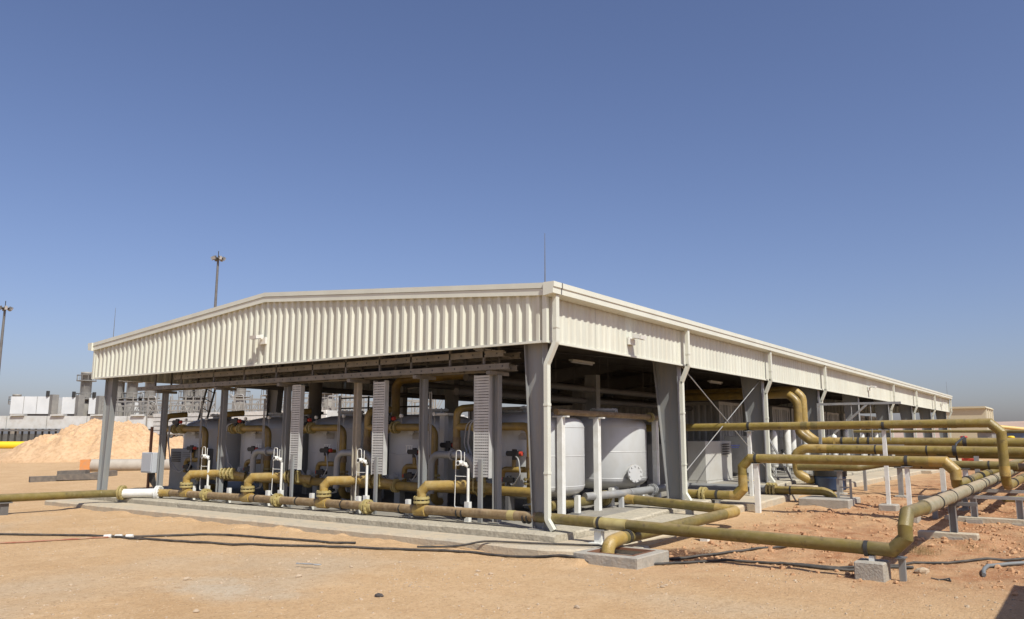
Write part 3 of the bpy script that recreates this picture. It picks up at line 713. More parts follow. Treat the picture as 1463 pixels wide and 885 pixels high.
# ================================================================== HEADER PIPE (gable front) AND RIGHT-HAND RUN
hd = thing('header_pipe', 'long brown header pipe with yellow risers running past the open gable', 'pipe', (.2, 3, .1))
HX, HZ, HR_ = .2, .15, .088
MB().cyl((HX, 12.1, HZ), (HX, .3, HZ+.06), HR_, 18).build('pipe', BROWN, hd)
MB().pipe([(HX, .3, HZ+.06), (.12, -.35, HZ+.06), (.0, -5.75, .135), (0, -5.75, .62), (1.2, -5.8, .62)], .092, .17, 1, 22).build('pipe', GRPD, hd)
MB().cyl((.105, -.95, .20), (.09, -1.55, .193), .096, 18).build('coupling', YELP, hd)
MB().cyl((HX, .95, HZ+.058), (HX, .8, HZ+.058), .093, 18).build('coupling', YELP, hd)
f = MB()
for y in (10.42, 7.58, 4.61):
    o = MB(); o.flange((HX, y, HZ+.02), (0, 1, 0), .155, .035, 10, .014); o.flange((HX, y+.075, HZ+.02), (0, 1, 0), .155, .035, 10, .014)
    o.cyl((HX, y-.12, HZ+.02), (HX, y+.2, HZ+.02), .1, 16); o.build('flange', YELP, hd)
for y in (3.67, 2.15, 2.03, .59, .50, 5.4, 6.9, 8.4): MB().cyl((HX, y-.012, HZ+.03), (HX, y+.012, HZ+.03), HR_+.012, 18).build('clamp_band', BLACK, hd)
for y in (11.35, 8.76, 6.03, 3.12):
    t_ = MB(); t_.cyl((HX, y+.15, HZ+.03), (HX, y-.15, HZ+.03), .115, 16); t_.cyl((HX, y, HZ), (HX, y, .33), .1, 16); b_ = t_.build('tee', YEL, hd)
    f = MB(); f.flange((HX, y, .345), (0, 0, 1), .165, .045, 10, .014); f.flange((HX, y, .42), (0, 0, 1), .165, .045, 10, .014); f.build('flange', YELP, b_)
    r_ = MB(); r_.pipe([(HX, y, .42), (HX, y, .66), (.62, y-.86, .69), (1.05, y-1.25, .6)], .095, .17, 1, 20); r_.build('riser', YEL, hd)
    d = Vector((.44, -.86, 0))
    for s_ in (.0, .09, .2, .29): MB().flange(Vector((.64, y-.89, .685))+d*s_, d, .15, .03, 8, .012).build('flange', YELP, b_)
# white spool and the run leaving to the left
MB().pipe([(HX, 12.05, HZ), (.12, 12.5, .14)], .1, .1, 2, 16).build('elbow', YEL, hd)
MB().cyl((.12, 12.5, .14), (-.42, 13.35, .12), .115, 18).build('white_spool', WHITE, hd)
d = Vector((-.54, .85, 0))
for s_ in (.03, .97):
    o = MB(); c = Vector((.12, 12.5, .14))+d*s_; o.flange(c, d, .19, .05, 12, .014); o.flange(c+d*(.07 if s_ > .5 else -.06), d, .19, .045, 12, .014); o.build('flange', YELP if s_ > .5 else WHITE, hd)
MB().pipe([(-.42, 13.35, .12), (-.75, 13.8, .11), (-3.2, 13.7, .14), (-9, 13.5, .17)], .1, .1, 2, 18).build('pipe', GRPD, hd)
st = thing('pipe_support', 'short dark pipe support under the pipe leaving at the left edge', 'pipe support', (-3.15, 13.7, -.25))
MB().box(-3.24, -3.06, 13.64, 13.76, gz(-3.15, 13.7)-.05, .03).build('post', STEELD, st); MB().box(-3.3, -3.0, 13.58, 13.82, .015, .04).build('saddle', STEELD, st)
# white stub posts behind the header
SY = [11.27, 9.73, 8.19, 6.61, 5.09, 3.63]
for i, y in enumerate(SY[::-1]):
    t = thing('pipe_stub', 'short white stub post behind the header pipe, %s from the corner column' % ORD[i+1], 'pipe support', (.36, y, 0), 'white stub posts along the header pipe')
    MB().box(.32, .40, y-.045, y+.045, 0, .36).build('post', WHITE, t); MB().box(.14, .40, y-.04, y+.04, .035, .055).build('foot', GALV, t)
# slim white sampling stands on the slab
for i, y in enumerate((10.75, 7.8, 4.92, 2.10)):
    x = .42; t = thing('sampling_stand', 'slim white sampling stand with valve and drain loop, %s from the left' % ORD[i], 'sampling stand', (x, y, 0), 'white sampling stands along the header pipe')
    MB().cyl((x, y, 0), (x, y, 1.02), .028, 12).build('post', WHITE, t)
    MB().box(x-.045, x+.045, y-.055, y+.055, 0, .38).build('base_sleeve', WHITE, t)
    v = MB(); v.cyl((x, y+.02, 1.06), (x, y+.18, 1.12), .028, 10); v.cyl((x-.08, y+.2, 1.12), (x+.05, y+.2, 1.12), .05, 14); v.cyl((x-.05, y+.1, 1.1), (x+.05, y+.1, 1.1), .035, 10); v.build('valve', WHITE, t)
    MB().lathe([(0, -.002), (.032, -.002), (.036, 0)], (x-.081, y+.2, 1.12), 14, 'X').build('dial', BLACK, t)
    lp = MB(); lp.tube(fillet([(x, y+.18, 1.15), (x, y+.19, 1.36), (x, y+.31, 1.36), (x, y+.34, .26), (x, y+.02, .26)], .04, 3), .009, 6); lp.tube([(x, y+.33, .86), (x, y+.03, .86)], .008, 6); lp.tube([(x, y+.1, 1.1), (x, y+.1, 1.33)], .008, 6); lp.build('drain_loop', WHITE, t)

# ------------------------------------------------------------------ supports with label helper
def block(t, x0, x1, y0, y1, z1, depth=.35, bev=.02, nm='footing'):
    return MB().box(x0, x1, y0, y1, gz((x0+x1)/2, (y0+y1)/2)-depth, z1, bev).build(nm, BLOCK, t)
def ubolt(t, c, d, r, h=.0):
    """strap round a pipe at c running along d"""
    c = Vector(c); d = Vector(d).normalized()
    MB().cyl(c-d*.025, c+d*.025, r+.012, 18).build('strap', DARK, t)
# right-hand header supports
t = thing('pipe_support', 'white pedestal under the header pipe just right of the corner column', 'pipe support', (.08, -1.02, -.12))
p = MB(); p.box(.03, .13, -1.09, -.95, -.125, .085); p.build('pedestal', WHITE, t); MB().box(-.08, .24, -1.14, -.9, -.135, -.11).build('base_plate', WHITE, t); MB().box(-.02, .18, -1.15, -.89, .08, .10).build('saddle', GALV, t); ubolt(t, (.103, -1.02, .20), (0, 1, 0), .092)
t = thing('pipe_support', 'concrete cube footing under the elbow of the header pipe', 'pipe support', (.05, -5.3, -.25))
MB().box(-.22, .20, -5.50, -5.12, -.5, -.02, .015).build('footing', BLOCK, t)
MB().box(-.05, .05, -5.35, -5.28, -.021, .045).build('clamp_post', WHITE, t); ubolt(t, (.0, -5.25, .135), (0, 1, 0), .093)

# pipe with dog-leg that drops into the concrete pit
t = thing('drain_pipe', 'olive drain pipe making a dog leg and dropping into the concrete pit', 'pipe', (2, -1.5, .1))
MB().pipe([(1.9, 1.18, .24), (4.35, 1.18, .27), (4.45, 1.0, .27), (4.35, -1.75, .15), (4.15, -1.85, .14), (-.35, -1.60, .02), (-.62, -1.58, -.02), (-.66, -1.58, -.3)], .10, .16, 3, 18).build('pipe', GRPD, t)
f = MB(); f.flange((4.1, 1.18, .27), (1, 0, 0), .17, .05, 10, .014); f.flange((4.2, 1.18, .27), (1, 0, 0), .17, .05, 10, .014); f.build('flange', YELP, t)
MB().pipe([(-.2, -1.605, .03), (-.35, -1.60, .02), (-.62, -1.58, -.02), (-.66, -1.58, -.3)], .106, .2, 5, 18).build('elbow', YEL, t)
MB().pipe([(4.42, .55, .246), (4.44, .9, .264)], .104, .1, 2, 18).build('coupling', YEL, t)
MB().pipe([(4.36, -1.35, .168), (4.35, -1.75, .15), (4.15, -1.85, .14), (3.6, -1.82, .125)], .104, .16, 3, 18).build('elbow', YEL, t)
for x in (-.1, -.05, .75, .82): MB().cyl((x, -1.61, .035+.02*(x > .5)), (x+.03, -1.61, .035+.02*(x > .5)), .113, 18).build('clamp_band', DARK, t)
for i, (x, y, lab) in enumerate(((2.75, 1.28, 'white stub post under the drain pipe near the corner downpipe'), (4.25, 1.30, 'white stub post beside the flange of the drain pipe'), (4.4, -.75, 'grey stub post under the middle of the drain pipe'), (2.2, -2.0, 'white block post carrying the dog leg drain pipe near the header'))):
    s_ = thing('pipe_stub', lab, 'pipe support', (x, y, 0)); zz = {0: .42, 1: .50, 2: .16, 3: .0}[i]
    b0 = gz(x, y)-.1 if y < 0 else rise(x)-.05
    if y > 0: MB().box(x-.05, x+.05, y-.25-.05, y-.25+.05, b0, zz).build('post', WHITE, s_)
    else: MB().box(x-.06, x+.06, y-.07, y+.07, b0, zz).build('post', GALV if i == 2 else WHITE, s_)
    MB().box(x-.12, x+.12, y-.1-(.25 if y > 0 else 0), y+.1-(.25 if y > 0 else 0), b0+.04, b0+.065).build('foot', GALV, s_)
pit = thing('concrete_pit', 'square concrete pit frame with yellow elbow entering it', 'pit', (-.62, -1.75, -.25))
x0, x1, y0, y1 = -1.18, -.12, -2.38, -1.28; zt = -.11
for a in ((x0, x0+.16, y0, y1), (x1-.16, x1, y0, y1), (x0+.162, x1-.162, y0, y0+.16), (x0+.162, x1-.162, y1-.16, y1)): MB().box(*a, -.5, zt, .012).build('wall', BLOCK, pit)
MB().box(x0+.162, x1-.162, y0+.162, y1-.162, -.45, -.21).build('grout_cover', CONC, pit)
for a in ((x0+.155, x0+.20, y0+.155, y1-.155), (x1-.2, x1-.155, y0+.155, y1-.155), (x0+.2, x1-.2, y0+.155, y0+.2), (x0+.2, x1-.2, y1-.2, y1-.155)): MB().box(*a, -.14, zt+.004).build('rim_angle', RUST, pit)
t = thing('concrete_offcut', 'small pale concrete offcut lying behind the pit', 'concrete block', (-.2, -1.2, -.13)); MB().box(-.35, -.05, -1.95, -1.75, -.27, -.13, .02).build('block', KERBM, t).location += Vector((.35, .1, 0))

# ------------------------------------------------------------------ upper pipe P3, lower pipe P4
up_ = thing('overhead_olive_pipe', 'upper olive pipe leaving the shelter and dropping beside the right frame edge', 'pipe', (8.8, -3, 1.93))
MB().pipe([(8.8, 3.2, 1.88), (8.8, -6.22, 1.957), (8.8, -6.22, .72), (9.15, -6.22, .58), (60, -6.3, .6)], .10, .2, 1, 22).build('pipe', GRP, up_)
MB().cyl((8.8, -6.22, 1.02), (8.8, -6.22, .80), .108, 18).build('coupling', YEL, up_)
MB().pipe([(8.8, -5.8, 1.9535), (8.8, -6.22, 1.957), (8.8, -6.22, 1.5)], .103, .2, 1, 22).build('elbow', GRP, up_)
for y in (-1.9, -2.15, -5.2): MB().cyl((8.8, y, 1.905-.0082*y), (8.8, y-.16, 1.905-.0082*y), .1045, 18).build('joint_sleeve', GRPD, up_)
for y in (-.55, -3.82): MB().cyl((8.8, y-.03, 1.92), (8.8, y+.03, 1.92), .112, 18).build('strap', DARK, up_)
lo_ = thing('stepped_olive_pipe', 'lower olive pipe rising from the slab and turning down near the right frame', 'pipe', (6.8, -3, 1.14))
MB().pipe([(6.8, .55, .26), (6.8, -1.06, .27), (6.8, -1.06, 1.14), (6.8, -5.52, 1.14), (6.8, -5.52, .70), (7.1, -5.50, .66), (60, -5.2, .95)], .105, .2, 1, 22).build('pipe', GRP, lo_)
MB().pipe([(6.8, -.75, .2695), (6.8, -1.06, .27), (6.8, -1.06, .75)], .108, .2, 1, 22).build('elbow', YEL, lo_)
MB().pipe([(6.8, -5.05, 1.14), (6.8, -5.52, 1.14), (6.8, -5.52, .78)], .108, .2, 1, 22).build('elbow', YEL, lo_)
f = MB()
for y in (-.02, -.11): f.flange((6.8, y, .26), (0, 1, 0), .18, .045, 10, .015)
f.build('flange', YELP, lo_)
for y in (-.42, -1.4, -4.62): MB().cyl((6.8, y-.03, .265 if y > -1 else 1.14), (6.8, y+.03, .265 if y > -1 else 1.14), .117, 18).build('strap', DARK, lo_)
def white_post(x, y, zt, lab, foot=None, w=.042, grp='white posts under the olive pipes'):
    t_ = thing('pipe_post', lab, 'pipe support', (x, y, gz(x, y)), grp)
    p_ = MB(); p_.box(x-w, x+w, y-w, y-w+.012, gz(x, y)-.15, zt); p_.box(x-w, x-w+.012, y-w+.012, y+w, gz(x, y)-.15, zt); p_.box(x-w+.02, x+w, y+w-.012, y+w, gz(x, y)-.15, zt); p_.build('post', WHITE, t_)
    MB().box(x-.09, x+.09, y-.1, y+.1, zt-.002, zt+.015).build('saddle', GALV, t_)
    if foot: block(t_, x-foot, x+foot, y-foot, y+foot, gz(x, y)+.14)
    return t_
white_post(8.8, -3.82, 1.80, 'tall white post on a concrete block under the upper olive pipe', .2)
white_post(8.8, -.55, 1.78, 'tall white post under the upper olive pipe beside the shelter')
white_post(6.8, -4.62, 1.02, 'white post on a concrete block under the lower olive pipe near its elbow', .17)
white_post(6.8, -1.4, 1.02, 'white post under the lower olive pipe beside its riser', None, .055)
white_post(6.8, -.42, .15, 'very short white post under the lower olive pipe beside the flange', None, .05)

# ------------------------------------------------------------------ collectors running away along the right side
def run(nm, lab, pts, r, ma, straps=(), n=18, bend=.2, seg=3):
    t_ = thing(nm, lab, 'pipe', pts[0]); MB().pipe(pts, r, bend, seg, n).build('pipe', ma, t_)
    P = [Vector(p) for p in pts]
    for s_ in straps:
        i, f_ = s_; a, c = P[i], P[i+1]; q = a.lerp(c, f_); d_ = (c-a).normalized()
        MB().cyl(q-d_*.02, q+d_*.02, r+.012, 18).build('clamp_band', DARK, t_)
    return t_
ca = run('collector_pipe', 'pale dusty collector pipe running away from the header pipe elbow', [(1.2, -5.8, .62), (60, -5.75, .75)], .105, GRPC, [(0, .02), (0, .045), (0, .078), (0, .082), (0, .12), (0, .16), (0, .165)])
for x in (.25, 3.6, 7.4): MB().cyl((x if x > 1.2 else 1.22, -5.8, .622), ((x if x > 1.2 else 1.22)+.25, -5.8, .622), .109, 18).build('coupling', GRPC, ca)
for x in (8.4, 8.6, 10.9, 11.1): MB().cyl((x, -5.495, .667+.0055*(x-7)), (x+.05, -5.495, .667+.0055*(x-7)), .117, 18).build('clamp_band', DARK, lo_)
for x in (10.4, 10.6, 12.6): MB().cyl((x, -6.222, .58), (x+.05, -6.222, .58), .113, 18).build('clamp_band', DARK, up_)
run('collector_pipe', 'thin olive pipe low on the ground at the right edge', [(10.5, -6.0, .2), (12, -7.6, .2), (30, -12, .2)], .07, GRPD)
# supports of the collectors
def frame(x, y0, y1, zt, lab, beam=True, dark=True, leg2=True):
    t_ = thing('pipe_trestle', lab, 'pipe trestle', (x, (y0+y1)/2, gz(x, y0)), 'steel trestles under the collector pipes')
    for y in ((y0, y1) if leg2 else ((y0+y1)/2,)):
        q = MB(); q.box(x-.06, x+.06, y-.06, y-.048, gz(x, y)-.1, zt-.06); q.box(x-.06, x+.06, y+.048, y+.06, gz(x, y)-.1, zt-.06); q.box(x-.006, x+.006, y-.048, y+.048, gz(x, y)-.1, zt-.06); q.build('leg', GALV if not dark else STEEL, t_)
        MB().box(x-.15, x+.15, y-.15, y+.15, gz(x, y)-.05, gz(x, y)+.03).build('foot', BLOCK, t_)
    MB().box(x-.06, x+.06, y0-.12, y1+.12, zt-.06, zt).build('cross_beam', STEELD if dark else GALV, t_)
    return t_
def sleeper(t_, x, y0, y1, w=.12, h=.10):
    MB().box(x-w, x+w, y0, y1, gz(x, (y0+y1)/2)-.15, gz(x, (y0+y1)/2)+h, .015).build('sleeper', CONC, t_)
t_ = frame(4.45, -6.0, -5.45, .50, 'grey trestle on a concrete sleeper nearest the header pipe elbow', True, True, False); sleeper(t_, 4.45, -6.1, -5.15)
t_ = frame(7.2, -6.55, -5.75, .46, 'galvanised trestle with long sleeper under the dropping upper pipe', True, False); sleeper(t_, 7.2, -6.75, -5.2, .1)
t_ = frame(9.6, -6.55, -5.3, .46, 'galvanised trestle second behind the dropping upper pipe', True, False)
t_ = frame(14, -6.6, -5.0, .5, 'dark trestle far behind the dropping upper pipe'); t_ = frame(21, -6.6, -5.0, .55, 'dark trestle farthest along the collector pipes')
t_ = thing('pipe_trestle', 'short grey post under the header pipe elbow', 'pipe trestle', (.12, -5.66, -.25)); MB().box(.09, .17, -5.70, -5.62, -.4, .03).build('post', STEEL, t_); MB().box(-.02, .19, -5.72, -5.60, .03, .045).build('saddle', STEELD, t_)
t_ = thing('pipe_trestle', 'dark cross beam trestle left of the collectors under the lower olive pipe', 'pipe trestle', (7.4, -5.0, 0))
MB().box(7.3, 7.45, -5.25, -4.7, .30, .40).build('cross_beam', STEELD, t_); MB().box(7.32, 7.43, -5.05, -4.95, gz(7.4, -5)-.1, .30).build('leg', STEEL, t_)

# ------------------------------------------------------------------ yellow pipes further back
vp = thing('twin_yellow_pipes', 'pair of tall yellow pipes bending down out of the shelter roof', 'pipe', (15, 0, 0))
for x, zt, yi in ((15.2, 3.2, 1.0), (14.6, 3.03, 1.4)):
    MB().pipe([(x, yi+3, zt), (x, .15, zt), (x, -.12, zt-.25), (x, -.12, 1.8), (x, -.5, 1.50), (x, -9 if x > 15 else -1.2, 1.49)], .135, .25, 2, 18).build('pipe', YELIN if x < 15 else YEL, vp)
MB().cyl((15.2, -1.25, 1.5), (15.2, -14, 1.47), .142, 18).build('pipe', GRP, vp)
for y in (-.9, -1.3, -1.8, -2.1): MB().cyl((15.2, y-.03, 1.5), (15.2, y+.03, 1.5), .16, 18).build('clamp_band', DARK if y < -1 else YELP, vp)
sp = run('olive_cross_pipe', 'olive pipe crossing behind at waist height with a yellow drop elbow', [(13, -14, 1.22), (13, -.75, 1.30), (13, -.45, 1.15), (13, -.5, .55), (13.1, -.8, .38), (13.15, -.9, .38)], .13, GRP, [(0, .85), (0, .75)], bend=.2)
MB().pipe([(13, -1.4, 1.297), (13, -.75, 1.30), (13, -.45, 1.15), (13, -.5, .55), (13.1, -.8, .38)], .134, .2, 3, 18).build('elbow', YEL, sp)
run('olive_cross_pipe', 'thin high olive pipe crossing behind the upper olive pipe', [(20, -.5, 1.86), (20, -16, 1.83)], .05, GRPD)
run('olive_cross_pipe', 'low olive pipe behind the lower olive pipe on short posts', [(12.2, -.75, .78), (12.2, -2.4, .80), (12.6, -3.0, .92), (12.6, -6.2, .92)], .105, GRPD, [(2, .3), (2, .8)])
run('olive_cross_pipe', 'dark low olive pipe crossing above the red valve wheel', [(17, -2.5, 1.12), (17, -10, 1.1)], .12, GRPD)
run('olive_cross_pipe', 'dark low olive pipe crossing just below the red valve wheel', [(15.5, -2.9, .8), (15.5, -9, .78)], .12, BROWN)
for i, (x, y, zt, lab) in enumerate(((13, -4.4, 1.1, 'white post under the waist high crossing pipe left of the drop'), (15.2, -5.0, 1.3, 'dark clamp post carrying the two crossing pipes'), (12.6, -3.4, .8, 'grey post under the low crossing pipe right side'), (12.2, -1.9, .68, 'grey post under the low crossing pipe left side'), (12.6, -5.0, .8, 'slim white post under the low crossing pipe near the elbow'))):
    t_ = thing('pipe_post', lab, 'pipe support', (x, y, gz(x, y))); MB().box(x-.06, x+.06, y-.06, y+.06, gz(x, y)-.1, zt).build('post', WHITE if i in (0, 4) else GALV, t_)
    MB().box(x-.12, x+.12, y-.12, y+.12, zt, zt+.03).build('saddle', STEELD, t_); block(t_, x-.16, x+.16, y-.16, y+.16, gz(x, y)+.06)
# black clamp loops on the twin pipes
t_ = thing('pipe_clamp', 'tall black clamp frame gripping the crossing pipes', 'pipe clamp', (14.0, -4.75, .9)); p = MB()
p.tube(fillet([(14.0, -4.75, .82), (13.2, -4.75, 1.05), (13.2, -4.75, 1.45), (15.0, -4.75, 1.66)], .1, 3), .03, 8); p.cyl((13, -4.8, 1.28), (13, -4.7, 1.28), .145, 18); p.cyl((15.2, -4.8, 1.49), (15.2, -4.7, 1.49), .155, 18); p.build('clamp', DARK, t_)
# second pit with grey pipe and yellow elbow
t = thing('pit_drain_pipe', 'grey and olive drain pipe dropping into the second concrete pit', 'pipe', (9.5, -1.3, .26))
MB().cyl((9.5, 1.5, .25), (9.5, -.72, .26), .115, 18).build('pipe', TANKP, t)
MB().pipe([(9.5, -.72, .26), (9.5, -2.15, .28), (9.5, -2.38, .2), (9.5, -2.42, -.2)], .105, .2, 4, 18).build('pipe', GRP, t)
f = MB()
for y in (-.75, -.84, -.93): f.flange((9.5, y, .26), (0, 1, 0), .19, .04, 10, .014)
f.build('flange', YELP, t); MB().cyl((9.5, -1.32, .27), (9.5, -1.36, .27), .118, 18).build('clamp_band', DARK, t)
t = thing('concrete_pit', 'low concrete pit block under the second drain elbow', 'pit', (9.3, -2.4, 0)); block(t, 8.7, 9.9, -2.95, -1.75, gz(9.3, -2.4)+.16)
t = thing('pipe_stub', 'grey A shaped support under the second drain pipe', 'pipe support', (9.5, -1.34, 0))
for s_ in (-1, 1): MB().bar((9.5+s_*.02, -1.34+s_*.03, .17), (9.5, -1.34+s_*.13, gz(9.5, -1.34)-.02), .04, .04).build('leg', GALV, t)
t = thing('drain_rack', 'small galvanised angle rack standing on the second pit', 'rack', (9.2, -2.75, .1))
for y in (-2.6, -2.9): MB().box(9.15, 9.2, y-.025, y+.025, gz(9.2, y), .62).build('leg', GALV, t)
for z in (.2, .4, .58): MB().box(9.155, 9.195, -2.9, -2.6, z, z+.03).build('crossbar', GALV, t)
# drum pump and black tank
t = thing('pump_drum', 'blue and black pump drum standing beside the yellow drop elbow', 'drum', (13.3, -1.35, .1))
MB().lathe([(0, .02), (.42, .02), (.44, .05), (.44, .36), (.46, .38), (.44, .40), (.44, .42)], (13.3, -1.35, .08), 24).build('body', BLUE, t)
MB().lathe([(.47, .42), (.48, .78), (.44, .84), (0, .86)], (13.3, -1.35, .08), 24).build('cover', BLACK, t)
MB().cyl((13.15, -.85, .38), (13.2, -1.0, .4), .12, 14).build('inlet', DARK, t)
# galvanised hanger frame in front of the third bay
t = thing('hanger_frame', 'galvanised gantry frame with diagonal brace in front of the third bay', 'frame', (16.2, -1.4, .1))
MB().box(14.0, 14.08, -.97, -.89, gz(14, -.9)-.05, 2.62).build('post', GALV, t); MB().box(14.0, 14.08, -2.2, -2.12, gz(14, -2.2)-.05, 1.0).build('post', GALV, t)
MB().box(14.01, 14.07, -3.3, -.89, 2.62, 2.69).build('top_beam', GALV, t); MB().bar((14.04, -2.35, 2.62), (14.04, -1.35, 1.75), .06, .06).build('brace', GALV, t)
MB().box(14.01, 14.07, -3.3, -.9, 1.38, 1.43).build('lower_beam', GALV, t)
for y in (-1.9, -2.45, -2.95): MB().cyl((14.04, y, 2.62), (14.04, y, 1.55), .014, 6).build('hanger', GALV, t)
# aluminium ladder leaning in the third bay
def ladder(nm, lab, a, b_, w, sidev, ma, nr, rr=.014):
    a = Vector(a); b_ = Vector(b_); sv = Vector(sidev).normalized()*w/2
    t_ = thing(nm, lab, 'ladder', a)
    for s_ in (-1, 1): MB().bar(a+sv*s_, b_+sv*s_, .03, .06).build('rail', ma, t_)
    for k in range(nr):
        c = a.lerp(b_, (k+.6)/nr); MB().cyl(c-sv, c+sv, rr, 8).build('rung', ma, t_)
ladder('ladder', 'aluminium ladder leaning against a column inside the third bay', (13.4, .0, .3), (12.4, .5, 1.9), .4, (.45, -.9, 0), GALV, 8)
ladder('ladder', 'dark steel ladder leaning against the cable rack at the left', (2.3, 14.6, .6), (2.3, 13.7, 3.1), .42, (0, .75, .25), DARK, 9)

# ------------------------------------------------------------------ cabinets and containers
def aircon(x0, x1, y0, y1, z0, z1, lab, ma, writing=False):
    t_ = thing('cooling_unit', lab, 'cooling unit', ((x0+x1)/2, (y0+y1)/2, z0))
    MB().box(x0, x1, y0, y1, z0, z1, .015).build('casing', ma, t_)
    MB().box(x0-.02, x1+.02, y0-.02, y1+.02, z0-.10, z0-.002).build('plinth', ma, t_)
    return t_
t = aircon(12.1, 14.2, 1.55, 2.15, .34, 1.52, 'pale cooling cabinet with louvres standing behind the brace rods', BOXL)
t.location = Vector((12.1, 1.9, .34))
for k in range(5): MB().box(12.25, 12.8, 1.535, 1.552, 1.40-.075*k, 1.44-.075*k).build('louvre', STONED, t)
b_ = MB()
for k in range(2): b_.box(13.0, 13.75-.1*k, 1.540, 1.552, 1.36-.06*k, 1.39-.06*k)
b_.build('blue_lettering', mat('blue_print', (.10, .14, .42), .5), t)
# left side panels of the cabinet facing the gable, handles
for y in (1.75, 2.0): MB().box(12.085, 12.102, y-.09, y+.02, .75, .77).build('handle', BLACK, t)
MB().box(12.088, 12.102, 1.8, 1.87, 1.0, 1.06).build('latch', BLACK, t); MB().box(12.088, 12.102, 1.95, 2.0, 1.0, 1.05).build('latch', BLACK, t)
t = aircon(10.4, 11.9, 2.3, 3.2, .34, 1.42, 'second pale cooling cabinet to the left behind the first bay column', BOXL)
t = aircon(1.35, 2.1, 12.75, 14.1, .12, 1.28, 'grey cooling cabinet with louvre grille at the left end of the gable', BOXG)
for k in range(6): MB().box(1.335, 1.352, 13.55, 14.0, 1.16-.05*k, 1.185-.05*k).build('louvre', BLACK, t)
for k in range(3): MB().box(1.335, 1.352, 12.85, 13.45, 1.16-.05*k, 1.175-.05*k).build('louvre', STEELD, t)
t = thing('junction_box', 'grey junction box with black cables mounted at the leftmost rack post', 'junction box', (.55, 13.75, .62))
MB().box(.42, .62, 13.42, 14.0, .62, 1.18, .012).build('box', mat('box_grey', (.42, .44, .46), .45), t)
MB().box(.40, .425, 13.47, 13.95, .66, 1.14).build('door', mat('box_grey', (.42, .44, .46)), t)
q = MB()
for k in range(6): q.tube(fillet([(.55, 13.5+.05*k, .62), (.56, 13.45+.06*k, .4), (.58, 13.36+.03*k, .2), (.6, 13.3+.03*k, 0)], .1, 3), .016, 6)
q.build('cables', RUBBER, t); MB().box(.60, .66, 13.9, 13.96, 0, 1.9).build('post', RUST, t)
# shipping containers in a row across the shelter
def container():
    t_ = thing('shipping_container', '', 'container', (0, 0, 0), 'containers in a row under the shelter')
    Wc, Lc, Hc = 2.44, 12.1, 2.60
    fr = MB()
    for x in (0, Wc-.12):
        for y in (0, Lc-.12): fr.box(x, x+.12, y, y+.12, 0, Hc)
    for z in (0, Hc-.12):
        for y in (.01, Lc-.11): fr.box(.12, Wc-.12, y, y+.1, z, z+.12)
        for x in (.01, Wc-.11): fr.box(x, x+.1, .12, Lc-.12, z, z+.12)
    fr.build('frame', CONT, t_)
    for x, sg_ in ((.05, -1), (Wc-.05, 1)):
        vs = []; fs = []; y = .12; k = 0
        while y < Lc-.12:
            for a, d in ((0, 0), (.07, 0), (.11, .036), (.18, .036), (.22, 0)):
                if y+a < Lc-.12: vs += [(x-sg_*d, y+a, .12), (x-sg_*d, y+a, Hc-.12)]
            y += .25
        for i in range(len(vs)//2-1): fs.append((2*i, 2*i+1, 2*i+3, 2*i+2) if sg_ < 0 else (2*i, 2*i+2, 2*i+3, 2*i+1))
        MB().add(vs, fs).build('side_wall', CONT, t_)
    vs = []; fs = []; x = .12
    while x < Wc-.12:
        for a, d in ((0, 0), (.09, 0), (.13, .04), (.22, .04), (.26, 0)):
            if x+a < Wc-.12: vs += [(x+a, .03+d, .12), (x+a, .03+d, Hc-.12)]
        x += .30
    for i in range(len(vs)//2-1): fs.append((2*i, 2*i+2, 2*i+3, 2*i+1))
    MB().add(vs, fs).build('end_wall', CONT, t_)
    MB().box(.1, Wc-.1, .1, Lc-.1, Hc-.06, Hc-.03).build('roof', CONT, t_)
    b_ = MB()
    for x in (.5, .8, 1.6, 1.9): b_.cyl((x, -.01, .1), (x, -.01, Hc-.1), .018, 8)
    b_.build('lock_rod', GALV, t_)
    return t_
c0 = container()
for i in range(10):
    c = c0 if i == 0 else copy_tree(c0)
    c.location = (16.9+3.05*i, 3.45+(.1 if i % 2 else 0), rise(17)+.03)
    c['label'] = '%s grey shipping container counted from the gable end of the row' % ORD[i]
# white vertical pipes and small skids in front of the containers
for i, (x, y, h_) in enumerate(((13.9, 1.2, 1.55), (16.4, 1.3, 1.5), (17.3, 1.1, 1.7), (18.9, 1.4, 1.6), (19.9, 1.2, 1.5), (22.2, 1.3, 1.6), (23.6, 1.1, 1.4), (26.5, 1.3, 1.6), (29, 1.2, 1.5), (32, 1.2, 1.6))):
    t_ = thing('filter_column', '%s slim white filter column from the gable, standing in the side bays' % ORD[i], 'filter column', (x, y, rise(x)), 'slim white columns in the side bays')
    z0 = rise(x); MB().lathe([(0, .25), (.10, .26), (.13, .32), (.13, h_-.1), (.10, h_), (.03, h_+.04), (.03, h_+.12), (0, h_+.12)], (x, y, z0), 16).build('shell', WHITE, t_)
    for s_ in (-1, 1): MB().box(x+s_*.09-.02, x+s_*.09+.02, y-.02, y+.02, z0-.02, z0+.32).build('leg', WHITE, t_)
    p = MB(); p.pipe([(x, y-.05, z0+.75), (x, y-.35, z0+.75), (x, y-.35, z0+.1)], .035, .08, 3, 10); p.build('side_pipe', GALV, t_)
    bb = MB(); rr = MB(); actuator(bb, rr, (x-.02, y-.3, z0+.85), (1, 0, 0), .6); bb.build('valve', BLACK, t_)
